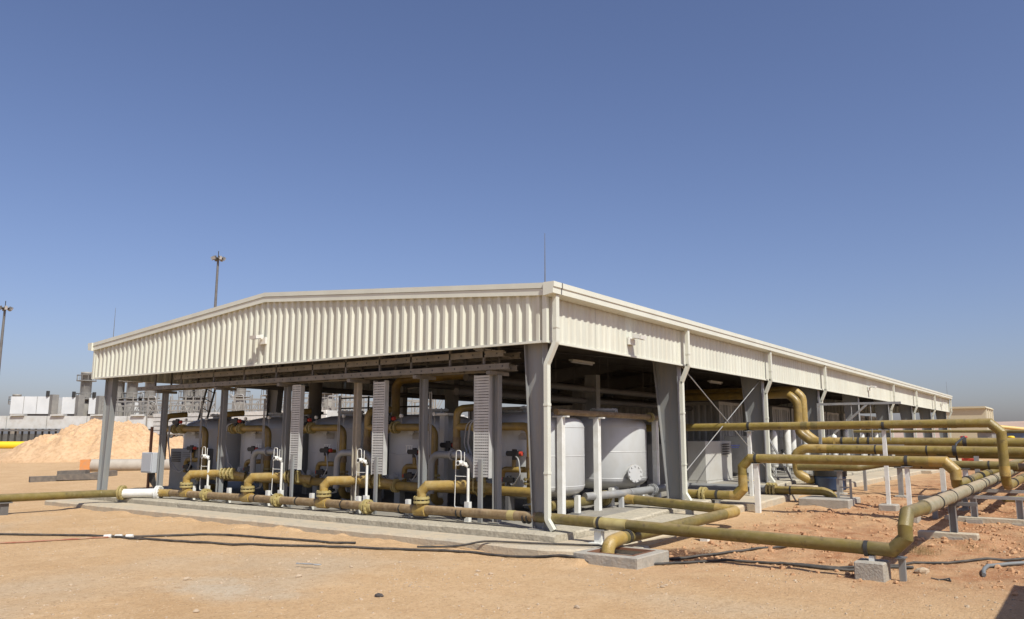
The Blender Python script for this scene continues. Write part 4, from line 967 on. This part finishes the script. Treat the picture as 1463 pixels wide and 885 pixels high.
for i, (x0, x1, y0, y1, h_, lab) in enumerate(((15.1, 16.2, 1.6, 2.6, 1.25, 'white equipment cabinet behind the twin yellow pipes'), (20.4, 21.7, 1.5, 2.5, 1.2, 'white equipment cabinet below the gantry frame'), (24.4, 25.8, 1.5, 2.6, 1.3, 'white equipment cabinet in the middle of the side bays'), (30.4, 31.4, 1.5, 2.6, 1.2, 'white equipment cabinet in the far side bays'))):
    t_ = thing('equipment_cabinet', lab, 'cabinet', (x0, y0, rise(x0))); z0 = rise(x0)+.1
    MB().box(x0, x1, y0, y1, z0, z0+h_, .02).build('casing', WHITE, t_); MB().box(x0+.1, x1-.1, y0-.012, y0-.001, z0+.1, z0+h_-.1).build('door', BOXL, t_); MB().box(x0+.02, x1-.02, y0+.02, y1-.02, z0-.12, z0-.002).build('plinth', STEEL, t_)
t_ = thing('yellow_post', 'slim yellow post standing behind the second bay column', 'post', (12.9, .9, .3)); MB().box(12.86, 12.94, .86, .94, .3, 1.0).build('post', YBRIGHT, t_); MB().box(12.8, 13.0, .8, 1.0, .29, .31).build('foot', YBRIGHT, t_)
# pipes and trays hung inside the roof
for i, (y, z, x0, x1, ma) in enumerate(((4.3, 3.05, 3.0, 30, STEELD), (4.6, 2.72, 3.0, 30, STEELD), (8.6, 3.2, 2.0, 40, STEELD), (12, 3.1, 2.0, 40, STEELD))):
    t_ = thing('roof_pipe', '%s grey pipe hung under the roof, counted from the long open side' % ORD[i], 'pipe', (x0, y, z), 'pipes hung under the shelter roof')
    MB().cyl((x0, y, z), (x1, y, z), .09, 12).build('pipe', ma, t_)
    for k in range(int((x1-x0)//3)): MB().cyl((x0+1+3*k, y, z+.09), (x0+1+3*k, y, roofz(y)-.1), .01, 6).build('hanger', STEELD, t_)
for i, (x, y) in enumerate(((9.2, 4.4), (13.5, 7.5), (8.6, 9.5), (9.4, 12.6))):
    t_ = thing('rack_column', 'dark inner rack column, %s from the near corner' % ORD[i], 'post', (x, y, rise(x)), 'inner rack columns'); MB().box(x-.12, x+.12, y-.2, y+.2, rise(x), 3.5).build('column', STEEL, t_); MB().box(x-.2, x+.2, y-.28, y+.28, rise(x)-.01, rise(x)+.02).build('base_plate', STEEL, t_)
# dark stack of vertical pipes behind vessels seen through the gable
t_ = thing('vertical_pipe', 'tall dull yellow pipe rising behind the gable vessels', 'pipe', (4.3, 7.9, 0)); MB().pipe([(4.3, 7.9, .3), (4.3, 7.9, 3.2), (4.3, 5.2, 3.25)], .12, .3, 4, 16).build('pipe', YELIN, t_); MB().cyl((4.3, 7.9, 2.1), (4.3, 7.9, 2.2), .18, 16).build('flange', YELP, t_)
t_ = thing('vertical_pipe', 'tall dark pipe rising behind the third gable vessel', 'pipe', (4.3, 11.3, 0)); MB().pipe([(4.3, 11.3, .3), (4.3, 11.3, 3.3)], .2, .3, 4, 16).build('pipe', STEELD, t_); MB().cyl((4.3, 11.3, 2.3), (4.3, 11.3, 2.38), .27, 16).build('flange', STEELD, t_)
# small guard rail between the vessel rows
t_ = thing('guard_rail', 'dark guard rail standing on the vessel platform at the back', 'guard rail', (6.6, 11, 2.2))
for y in (9.2, 10.6, 12.0, 13.4): MB().cyl((7.2, y, .3), (7.2, y, 3.0), .03, 8).build('post', DARK, t_)
for z in (2.6, 2.95): MB().cyl((7.2, 9.2, z), (7.2, 13.4, z), .025, 8).build('rail', DARK, t_)
MB().box(6.9, 7.5, 9.1, 13.5, 2.28, 2.33).build('platform', STEELD, t_)

# ================================================================== CABLES AND GROUND LITTER
def ground_line(nm, lab, cat, pts, r, ma, lift=.0, wv=.03):
    P = []
    for a, c in zip(pts[:-1], pts[1:]):
        n_ = max(2, int((Vector(c)-Vector(a)).length/.25))
        for k in range(n_): P.append(Vector(a).lerp(Vector(c), k/n_))
    P.append(Vector(pts[-1]))
    for _ in range(2): P = [P[0]]+[(P[i-1]+P[i]*2+P[i+1])/4 for i in range(1, len(P)-1)]+[P[-1]]
    Q = []
    for p in P:
        q = wob((p.x, p.y, 0), wv, 1.3); z = gz(q.x, q.y)
        zz = z+r*1.25 if p.z < -1 else p.z
        Q.append((q.x, q.y, zz))
    o = MB().tube(Q, r, 8).build(nm, ma, None, Q[0]); tag(o, lab, cat); return o
G = -99
ground_line('cable', 'black cable lying across the yard nearest the apron', 'cable', [(-9, 15, G), (-4.95, 9.22, G), (-3.7, 7.02, G), (-2.42, 6.04, G), (-1.96, 3.36, G), (-1.75, 2.9, G)], .020, RUBBER)
ground_line('cable', 'black cable crossing the yard and hugging the apron edge', 'cable', [(-3.9, 7.25, G), (-3.47, 5.54, G), (-2.75, 3.9, G), (-2.01, 2.07, G), (-1.35, .45, G), (-1.28, -.9, G), (-1.3, -1.3, G), (-.6, -2.55, G), (-.05, -2.5, G), (.27, -3.17, G), (.61, -4.73, G), (1.73, -5.47, G), (2.78, -6.86, G), (6, -11, G)], .020, RUBBER)
ground_line('cable', 'black cable climbing onto the apron towards the pit', 'cable', [(-1.6, 1.55, -.21), (-1.3, .85, -.19), (-1.12, .62, -.10), (-1.02, .45, -.09), (-.8, -.25, -.10), (-.5, -.8, -.10), (-.45, -1.25, -.10), (-.55, -1.45, -.05), (-.6, -1.5, -.16)], .017, RUBBER, 0, .01)
ground_line('cable', 'black cable leaving the damp patch towards the right', 'cable', [(-.1, -2.1, G), (.9, -2.75, G), (1.3, -3.02, G), (2.25, -3.76, G), (2.7, -4.0, G)], .020, RUBBER)
ground_line('hose', 'faded red hose ending at the taped cable joint', 'hose', [(-9, 12.5, G), (-5.48, 7.89, G), (-4.4, 7.4, G), (-3.95, 7.2, G)], .015, REDHOSE)
ground_line('hose', 'grey hose offcut curving near the right frame edge', 'hose', [(1.15, -6.5, G), (1.6, -6.45, G), (2.0, -6.5, G), (2.25, -6.9, G)], .028, mat('grey_hose_offcut', (.16, .17, .17), .6), 0, .02)
ground_line('cable', 'second black cable running beside the concrete cube footing', 'cable', [(.45, -3.9, G), (.35, -4.6, G), (.75, -5.1, G), (1.2, -5.6, G)], .022, RUBBER)
t_ = thing('taped_joint', 'white tape wrapped round the cable joint in the yard', 'cable joint', (-3.85, 7.1, -.22)); z = gz(-3.85, 7.1)+.03
for k in range(3): MB().cyl((-3.98+.13*k, 7.28-.15*k, z), (-3.90+.13*k, 7.18-.15*k, z+.005), .034, 10).build('tape', WHITE, t_)
ground_line('wire', 'twisted grey wire scrap lying in the yard', 'wire', [(-4.0, 1.7, -.21), (-3.9, 1.45, -.19), (-4.05, 1.3, -.2), (-3.88, 1.2, -.19), (-4.02, 1.5, -.2), (-3.95, 1.75, -.21)], .008, HOSE, 0, .06)
ground_line('wire', 'small tangle of dark wire near the right frame edge', 'wire', [(.5, -5.95, G), (.55, -6.1, -.19), (.45, -6.2, G), (.62, -6.15, -.18), (.5, -6.0, G)], .008, RUBBER, 0, .06)
def stone_mesh(seed, ma, r=1.):
    rnd = random.Random(seed); b_ = MB(); vs = []; fs = []
    prof = [(0, -.6), (.7, -.45), (1, 0), (.75, .45), (.3, .7)]; nn = 7
    for k, (a, z) in enumerate(prof):
        for i in range(nn):
            t_ = 2*math.pi*i/nn; j = rnd.uniform(.72, 1.15); vs.append((a*j*math.cos(t_)*r*1.2, a*j*math.sin(t_)*r*.85, z*r*.8*rnd.uniform(.8, 1.15)))
    for k in range(4):
        for i in range(nn): fs.append((k*nn+i, k*nn+(i+1) % nn, k*nn+nn+(i+1) % nn, k*nn+nn+i))
    fs.append(tuple(4*nn+i for i in range(nn)))
    return b_.add(vs, fs).mesh('stone', ma)
SM = [stone_mesh(s_, STONE) for s_ in range(5)]; SD = stone_mesh(11, STONED)
STN = [(-4.83, -.81, .055, SD, 'dark grey stone lying alone in the middle of the yard'), (-3.99, -3.07, .04, SM[0], 'pale stone at the bottom of the view right of centre'), (-2.68, -.62, .035, SM[1], 'pale stone in front of the apron, left of the pit'),
       (-2.75, -.9, .035, SM[2], 'rightmost of the pale stone pair in front of the apron'), (-2.95, -.8, .03, SM[3], 'flat pale stone just below the stone pair by the apron'), (-4.55, 1.0, .045, SM[4], 'brown stone below the wire scrap in the yard'),
       (-5.55, 2.05, .05, SM[0], 'brown stone at the lower left of the yard'), (1.0, -5.75, .10, SM[1], 'large reddish stone right of the concrete cube footing'), (-3.6, 1.0, .03, SM[2], 'small dark edged stone right of the wire scrap'),
       (-2.3, -3.3, .03, SM[3], 'small pale stone below the concrete pit'), (-6.6, .2, .04, SM[4], 'pale stone at the bottom left of centre')]
for x, y, r_, me, lab in STN:
    o = bpy.data.objects.new('stone', me); COL.objects.link(o); o.location = (x, y, gz(x, y)+r_*.25); o.scale = (r_, r_, r_); o.rotation_euler = (0, 0, random.uniform(0, 6)); tag(o, lab, 'stone', 'loose stones in the yard')
# pebbles and clods nobody could count
pb = MB(); rnd = random.Random(3)
def pebble(x, y, r_):
    z = gz(x, y)+r_*.15; vs = []; a0 = rnd.uniform(0, 6)
    for k, (a, zz) in enumerate(((1, -.3), (1, .2), (.55, .6))):
        for i in range(5):
            t_ = a0+2*math.pi*i/5; j = rnd.uniform(.6, 1.2); vs.append((x+a*j*math.cos(t_)*r_*1.2, y+a*j*math.sin(t_)*r_*.9, z+zz*r_))
    fs = []
    for k in range(2):
        for i in range(5): fs.append((k*5+i, k*5+(i+1) % 5, k*5+5+(i+1) % 5, k*5+5+i))
    fs.append((10, 11, 12, 13, 14)); pb.add(vs, fs)
for _ in range(20000):
    d_ = 3.+24*rnd.random()**1.5; an = YAW+rnd.uniform(-.62, .62); x, y = CAM.x+d_*math.cos(an), CAM.y+d_*math.sin(an)
    if x > -1.25 and y > -1.6: continue
    clump = noise.noise(Vector((x*.7, y*.7, 4)))
    rough = smooth(-1.4, -2.6, y)*smooth(-1.5, 2.5, x)
    if rnd.random() > (.35+.9*clump)*(1-.85*rough): continue
    r_ = .005+.013*rnd.random()**3+(.02*rnd.random()**4 if rough > .5 else .012*rnd.random()**6)
    pebble(x, y, r_)
cl_ = MB(); keep = pb; pb = cl_
for _ in range(9000):
    x = rnd.uniform(-1.5, 12); y = rnd.uniform(-7.5, -1.7)
    if rnd.random() > smooth(-1.4, -2.6, y)*smooth(-1.5, 2.0, x)*(.35+.9*noise.noise(Vector((x*.9, y*.9, 1)))): continue
    pebble(x, y, .008+.03*rnd.random()**3+.05*rnd.random()**9)
pb = keep
o = cl_.build('soil_clods', mat('dug_soil', (.46, .27, .14), .95, var=(.36, .19, .095), scale=5)); o['kind'] = 'stuff'; o['label'] = 'reddish soil clods strewn under the pipes on the right'; o['category'] = 'soil clods'
o = pb.build('pebbles', STONE); o['kind'] = 'stuff'; o['label'] = 'small pebbles and clods scattered over the sandy yard'; o['category'] = 'pebbles'
# dry weeds by the elbow and straw scraps
wd = MB()
for cx, cy, n_, h_ in ((2.7, -5.45, 160, .14), (3.6, -6.15, 60, .1), (1.9, -5.1, 50, .1)):
    for _ in range(n_):
        a = rnd.uniform(0, 6.28); r_ = rnd.random()**.7*.3; x, y = cx+r_*math.cos(a), cy+r_*math.sin(a); z = gz(x, y)
        d = Vector((rnd.uniform(-.6, .6), rnd.uniform(-.6, .6), 1))*h_*rnd.uniform(.4, 1); wd.tube([(x, y, z-.01), (x+d.x*.4, y+d.y*.4, z+d.z*.6), (x+d.x, y+d.y, z+d.z)], .002, 3)
o = wd.build('dry_weeds', STRAW); o['kind'] = 'stuff'; o['label'] = 'dry straw coloured weeds behind the header pipe elbow'; o['category'] = 'weeds'
# planks, lying pipe, sand heap on the left
t_ = thing('timber_scrap', 'grey timber scraps lying on the sand left of the shelter', 'timber', (4.3, 26.8, -.15))
for a, b_, w in (((3.1, 27.0, -.1), (5.0, 26.4, -.08), .3), ((4.0, 26.6, -.02), (5.2, 25.6, .0), .25), ((4.6, 26.9, -.1), (6.9, 27.6, .02), .22), ((4.2, 26.9, .1), (4.9, 26.0, .14), .3)): MB().bar(a, b_, w*1.3, .24).build('plank', WOOD, t_)
t_ = thing('lying_pipe', 'pale grey pipe with an orange end lying in front of the sand heap', 'pipe', (7.7, 32.3, 0)); a = Vector((8.0, 32.0, .22)); b_ = Vector((12.6, 27.4, .24)); MB().cyl(a, b_, .3, 20).build('pipe', mat('pale_grey_pipe', (.40, .36, .30), .8, var=(.33, .29, .24), scale=2), t_)
d = (b_-a).normalized(); MB().bar(a-d*.4, a+d*.05, .6, .58).build('end_cap', ORANGE, t_); MB().cyl(a-d*.43, a-d*.39, .1, 12).build('end_hole', BLACK, t_)
pm = MB(); vs = []; fs = []; na, nr = 260, 80
for i in range(nr+1):
    for k in range(na):
        a = 2*math.pi*k/na; f_ = i/nr; u = Vector((.60, -.80)); v_ = Vector((.80, .60))   # u across the view to the right, v away
        ex = 7.9+.6*noise.noise(Vector((math.cos(a)*1.2, math.sin(a)*1.2, 3))); ey = 4.5
        px = f_*math.cos(a)*ex; py = f_*math.sin(a)*ey
        x = 16.2+u.x*px+v_.x*py; y = 46.0+u.y*px+v_.y*py
        prof = max(0, 1-f_)**.85
        h_ = 2.95*prof*(1-.18*smooth(0, 7, px)) + (.55*noise.noise(Vector((x*.45, y*.45, 1)))+.28*noise.noise(Vector((x*1.3, y*1.3, 2)))+.22*noise.noise(Vector((x*2.6, y*2.6, 2)))+.16*abs(noise.noise(Vector((x*5, y*5, 2))))+.10*noise.noise(Vector((x*9, y*9, 2))))*min(1, 3*(1-f_))
        vs.append((x, y, h_-.02 if f_ < 1 else -.1))
for i in range(nr):
    for k in range(na): fs.append((i*na+k, i*na+na+k, i*na+na+(k+1) % na, i*na+(k+1) % na))
pm.add(vs, fs, True)
o = pm.build('sand_heap', mat('heap_sand', (.57, .385, .225), .95, var=(.50, .325, .18), scale=1.2, bump=1., bscale=9, var2=(.36, .225, .115), scale2=5, amt2=.75), None, (16.2, 46.0, 0)); tag(o, 'big heap of loose orange sand left of the shelter', 'sand heap')

# ================================================================== FAR PLANT ON THE LEFT
def dirpt(px, d):
    """a point at depth d along the bearing of that photograph column (used only to lay the far plant out on plan)"""
    of = math.atan((px-731.5)/1137.7); a = YAW-of; d = d/math.cos(of)/.987; return CAM.x+d*math.cos(a), CAM.y+d*math.sin(a)
ux, uy = .57, -.82     # plant runs roughly across the view
# far yellow pipe on the ground
t_ = thing('yellow_pipeline', 'bright yellow pipeline on the ground at the far left', 'pipe', (20, 100, .6)); MB().cyl((14, 124, .5), (37.5, 101, .5), .48, 18).build('pipe', YBRIGHT, t_)
# long white elevated wall on dark legs
ew = thing('elevated_wall', 'long white sheeted wall raised on dark legs at the far left', 'wall', (47, 122, 0))
A = Vector((34, 134, 0)); B = Vector((84, 66, 0)); dd = (B-A).normalized(); nrm = Vector((dd.y, -dd.x, 0)) if Vector((dd.y, -dd.x, 0)).dot(CAM-A) > 0 else Vector((-dd.y, dd.x, 0))
Ln = (B-A).length; k = 0; s_ = 0.
while s_ < Ln-.5:
    a = A+dd*s_; b_ = A+dd*min(Ln, s_+5.9)
    q = MB(); q.bar(a+Vector((0, 0, 3.7)), b_+Vector((0, 0, 3.7)), .25, 1.9); q.build('wall_panel', FARW, ew)
    q = MB(); q.bar(a+dd*.6+Vector((0, 0, 4.75)), a+dd*2.6+Vector((0, 0, 4.8)), 1.0, .22); q.build('roof_vent', FARW, ew)
    for j in range(6):
        c = a+dd*(.4+1.0*j); MB().bar(c, c+Vector((0, 0, 2.76)), .22, .22).build('leg', DARK, ew)
    s_ += 6.
MB().bar(A+nrm*-4+Vector((0, 0, 1.0)), B+nrm*-4+Vector((0, 0, 1.0)), .3, 2.0).build('back_wall', STEELD, ew)
MB().bar(A+nrm*.3+Vector((0, 0, 2.5)), B+nrm*.3+Vector((0, 0, 2.5)), .3, .25).build('edge_beam', STEELD, ew)
# exhaust stacks
def stack(px, d, zt, r_, lab, zb=4.0):
    x, y = dirpt(px, d); t__ = thing('exhaust_stack', lab, 'stack', (x, y, 0), 'exhaust stacks of the far plant')
    MB().lathe([(r_*1.0, 0), (r_*1.25, .1), (r_*1.25, zb+2.5), (r_, zb+3.2), (r_, zt-.4), (r_*1.08, zt-.4), (r_*1.08, zt), (r_*.92, zt), (r_*.92, zt-.6)], (x, y, 0), 20).build('shaft', FARG, t__)
    for z in (zb+3.6, zt-1.5):
        MB().lathe([(r_, z), (r_+.65, z), (r_+.65, z+.12), (r_, z+.12)], (x, y, 0), 20).build('platform', FARG, t__)
        q = MB()
        for k_ in range(10):
            a_ = 2*math.pi*k_/10; q.bar((x+(r_+.6)*math.cos(a_), y+(r_+.6)*math.sin(a_), z+.1), (x+(r_+.6)*math.cos(a_), y+(r_+.6)*math.sin(a_), z+1.), .06)
        q.lathe([(r_+.58, z+.95), (r_+.66, z+.95), (r_+.66, z+1.02), (r_+.58, z+1.02)], (x, y, 0), 20); q.build('handrail', FARG, t__)
    for s1 in (-.3, .3): MB().bar((x+s1+nrm.x*(r_+.3), y+nrm.y*(r_+.3), 3), (x+s1+nrm.x*(r_+.3), y+nrm.y*(r_+.3), zt-1.5), .06).build('ladder_rail', FARG, t__)
for i, (px, d, zt) in enumerate(((28, 150, 9.5), (125, 130, 12.1), (172, 128, 11.9), (191, 128, 11.8), (217, 126, 11.7), (272, 124, 11.8), (288, 124, 11.6), (345, 122, 11.8), (390, 118, 11.8), (470, 112, 11.0), (556, 108, 10.5))):
    stack(px, d, zt, .85 if i else .7, '%s grey exhaust stack of the far plant from the left' % ORD[i])
# white machine housings
for i, (px0, px1, d, z0, z1) in enumerate(((20, 76, 128, 5.2, 8.0), (93, 113, 128, 5.2, 7.9), (131, 142, 128, 5.2, 7.8), (150, 168, 128, 5.2, 7.6), (196, 208, 126, 5.0, 7.0))):
    a = Vector((*dirpt(px0, d), 0)); b_ = Vector((*dirpt(px1, d), 0)); t__ = thing('machine_housing', '%s white machine housing above the far raised wall from the left' % ORD[i], 'housing', a, 'white machine housings of the far plant')
    dv = (b_-a).normalized(); nv = Vector((-dv.y, dv.x, 0)); c0_, c1_ = a+nv*2.5, b_+nv*2.5
    MB().bar(c0_+Vector((0, 0, (z0+z1)/2)), c1_+Vector((0, 0, (z0+z1)/2)), 5, z1-z0).build('casing', HOUSE, t__)
    n_ = max(1, int((b_-a).length/2)); q = MB()
    for k in range(1, n_): c = a.lerp(b_, k/n_); q.bar(c-nv*.03+Vector((0, 0, z0)), c-nv*.03+Vector((0, 0, z1)), .05, .05)
    if n_ > 1: q.build('panel_seam', FARG, t__)
    MB().bar(c0_+dv*.3+Vector((0, 0, z0-.35)), c1_-dv*.3+Vector((0, 0, z0-.35)), 4.6, .66).build('skid', STEELD, t__)
    q = MB(); q.bar(b_+dv*.6+Vector((0, 0, z0-.4)), b_+dv*.6+Vector((0, 0, z1+.3)), 1.0, 1.0); q.build('duct', FARG, t__)
    MB().bar(b_-dv*.5+Vector((0, 0, z1)), b_-dv*.5+Vector((0, 0, z1+.9)), .4).build('roof_vent', DARK, t__)
# steel pipe bridges of the plant: lattices
rnd = random.Random(5)
for i, (px0, px1, d) in enumerate(((150, 215, 122), (215, 300, 119), (325, 400, 114), (400, 470, 110), (470, 560, 106), (560, 620, 102))):
    a = Vector((*dirpt(px0, d), 0)); b_ = Vector((*dirpt(px1, d), 0)); t__ = thing('pipe_bridge', '%s stretch of grey steel pipework lattice of the far plant from the left' % ORD[i], 'pipework', a, 'steel pipework of the far plant')
    ln = (b_-a).length; dv = (b_-a)/ln; nv = Vector((-dv.y, dv.x, 0)); n_ = max(3, int(ln/1.1))
    po = MB(); be = MB(); pi_ = MB()
    for k in range(n_+1):
        for w in (0, 3):
            c = a+dv*ln*k/n_+nv*w; h_ = 6.2+rnd.choice((0, .6, 1.4, 2.2)); po.bar(c, c+Vector((0, 0, h_)), .14)
            if rnd.random() < .35: pi_.tube(fillet([c+Vector((0, 0, 4.5)), c+Vector((0, 0, h_+rnd.uniform(-.3, .5))), c+dv*rnd.uniform(.8, 1.6)+Vector((0, 0, h_)), c+dv*1.7+Vector((0, 0, 5))], .3, 3), rnd.uniform(.05, .10), 8)
            if rnd.random() < .5: be.bar(c+Vector((0, 0, 4.6)), c+dv*1.1+Vector((0, 0, 6.8)), .09)
    for z in (4.7, 5.5, 6.3, 7.0):
        for w in (0, 3): be.bar(a+nv*w+Vector((0, 0, z)), b_+nv*w+Vector((0, 0, z)), .1, .12)
    for q_, nm_, ma_ in ((po, 'posts', FARG), (be, 'beams', FARG), (pi_, 'pipes', GALV)): q_.build(nm_, ma_, t__)['kind'] = 'stuff'
# louvred white building nearer
a = Vector((*dirpt(226, 62), 0)); b_ = Vector((*dirpt(470, 52), 0)); t__ = thing('louvred_building', 'low white building with horizontal slats behind the sand heap', 'building', a)
dv = (b_-a).normalized(); nv = Vector((-dv.y, dv.x, 0)); Z0 = 1.75
MB().bar(a+nv*3+Vector((0, 0, (Z0+3.35)/2)), b_+nv*3+Vector((0, 0, (Z0+3.35)/2)), 6, 3.35-Z0).build('body', FARW, t__)
for k in range(5):
    z = Z0+.05+k*.33; q = MB(); q.bar(a-nv*.05+dv*-.05+Vector((0, 0, z+.13)), b_-nv*.05+Vector((0, 0, z+.13)), .12, .26); q.build('slat', WHITE, t__)
for k in range(9):
    c = a.lerp(b_, k/8); MB().bar(c+nv*.2, c+nv*.2+Vector((0, 0, Z0)), .12).build('leg', RUST if k in (0, 1, 2) else DARK, t__)
    if k < 8:
        c2 = a.lerp(b_, (k+1)/8); MB().bar(c+nv*.2+Vector((0, 0, .1)), c2+nv*.2+Vector((0, 0, Z0)), .06).build('brace', DARK, t__); MB().bar(c2+nv*.2+Vector((0, 0, .1)), c+nv*.2+Vector((0, 0, Z0)), .06).build('brace', DARK, t__)
MB().bar(a+nv*.15+Vector((0, 0, .95)), b_+nv*.15+Vector((0, 0, .95)), .1, .3).build('rail', RUST, t__)
# light masts
def mast(px, d, zt, lab):
    x, y = dirpt(px, d); t__ = thing('light_mast', lab, 'light mast', (x, y, 0), 'tall floodlight masts')
    MB().cyl((x, y, 0), (x, y, zt-.8), .24, 12, .13).build('pole', STEELD, t__)
    MB().lathe([(.12, 0), (.62, .1), (.62, .22), (.12, .3)], (x, y, zt-1.0), 16).build('head_ring', DARK, t__)
    for k in range(6):
        a_ = 2*math.pi*k/6+.3; c = Vector((x+.6*math.cos(a_), y+.6*math.sin(a_), zt-.8)); o_ = Vector((math.cos(a_), math.sin(a_), -.5)).normalized()
        MB().bar(c-o_*.12, c+o_*.22, .32, .4).build('floodlight', STEELD if k % 2 else FARG, t__)
        MB().bar(c+o_*.22, c+o_*.24, .28, .34).build('lamp_glass', GLASS, t__)
    MB().cyl((x, y, zt-.8), (x, y, zt+.1), .05, 8).build('finial', DARK, t__)
mast(302, 95, 24.2, 'tall floodlight mast rising behind the shelter roof ridge'); mast(-2, 95, 17.9, 'tall floodlight mast at the far left edge')

# ================================================================== FAR RIGHT
def fbox(nm, lab, cat, x0, x1, y0, y1, z1, ma, parts=()):
    t__ = thing(nm, lab, cat, (x0, y0, 0)); MB().box(x0, x1, y0, y1, -.3, z1).build('body', ma, t__); return t__
t__ = thing('warehouse', 'plain tan warehouse beyond the far end of the shelter', 'warehouse', (160, 12, 0))
MB().prism([(8.6, 0), (15.2, 0), (15.2, 7.1), (8.6, 7.1)], 'X', 160, 172).build('wall', FARB, t__)
MB().prism([(8.3, 7.1), (15.5, 7.1), (15.2, 7.45), (8.6, 7.45)], 'X', 159.6, 172.4).build('roof', FARB, t__)
for k in range(4): MB().box(160.4+3.6*k, 160.7+3.6*k, 8.4, 8.58, 0, 7.1).build('pilaster', LITTAN, t__)
for k in range(3): MB().box(161.5+3.6*k, 163.3+3.6*k, 8.52, 8.59, 3.2, 4.4).build('window', FARG, t__)
t__ = thing('yellow_gas_pipe', 'pale yellow pipe sloping above the far end pipes', 'pipe', (58, -1, 2)); MB().pipe([(55, 1.5, 2.6), (56, .2, 2.75), (58, -1.2, 2.55), (60, -5, 2.1)], .14, .4, 4, 14).build('pipe', mat('pale_yellow_pipe', (.62, .42, .14), .5), t__); MB().cyl((56.6, -.2, 2.72), (56.8, -.4, 2.7), .2, 14).build('flange', REDP, t__)
FR = [('parked_cabin', 'white site cabin far off at the right behind the pipes', 'cabin', 95, 102, -5.6, -2.2, 2.3, FARW), ('blue_container', 'blue container far off at the right edge', 'container', 90, 96, -12.5, -9.2, 2.4, BLUE), ('parked_cabin', 'low white cabin far off beside the blue container', 'cabin', 98, 103, -8.7, -7.0, 1.9, FARW), ('dark_cabin', 'dark blue cabin far off beside the red posts', 'cabin', 90, 93, -1.6, 1.1, 2.2, mat('slate_blue', (.10, .14, .22), .5)), ('parked_cabin', 'grey cabin far off between the crossing pipes', 'cabin', 84, 88, .9, 2.2, 2.2, FARG), ('pale_cabin', 'pale tan cabin on the sand at the far right', 'cabin', 70, 75, -9.0, -6.4, 1.1, FARB)]
for nm, lab, cat, x0, x1, y0, y1, z1, ma in FR:
    t__ = fbox(nm, lab, cat, x0, x1, y0, y1, z1, ma); MB().box(x0-.15, x1+.15, y0-.15, y1+.15, z1, z1+.12).build('roof', FARW, t__); MB().box(x0-.03, x0-.001, y0+.4, y0+1.2, .1, min(1.8, z1*.8)).build('door', STEELD, t__)
for i, (x, y, h_, ma, lab) in enumerate(((60, .6, 1.7, REDP, 'red hydrant post beyond the far end of the shelter'), (62, -2.4, 1.7, YBRIGHT, 'yellow standpipe beyond the far end of the shelter'), (40, -1.9, .55, REDP, 'red valve wheel post low between the crossing pipes'))):
    t__ = thing('standpipe', lab, 'standpipe', (x, y, 0)); MB().cyl((x, y, 0), (x, y, h_), .22, 14).build('post', ma, t__); MB().cyl((x-.1, y-.3, h_*.8), (x-.1, y+.3, h_*.8), .12, 12).build('arm', ma, t__); MB().lathe([(0, h_+.1), (.2, h_+.08), (.28, h_), (.22, h_-.1)], (x, y, 0), 14).build('cap', ma, t__)

t__ = thing('shadow_caster', 'unseen cabin shape added outside the right edge to cast the bottom right corner shadow', 'cabin', (-2.0, -10.3, -.25))  # stand-in out of view, added only to throw the corner shadow
MB().box(-3.6, -.35, -11.6, -8.98, -.2, 2.25).build('body', BOXL, t__); MB().box(-3.7, -.25, -11.7, -8.88, 2.25, 2.36).build('roof', WHITE, t__); MB().box(-2.6, -1.7, -8.98, -8.94, -.1, 1.9).build('door', STEELD, t__)
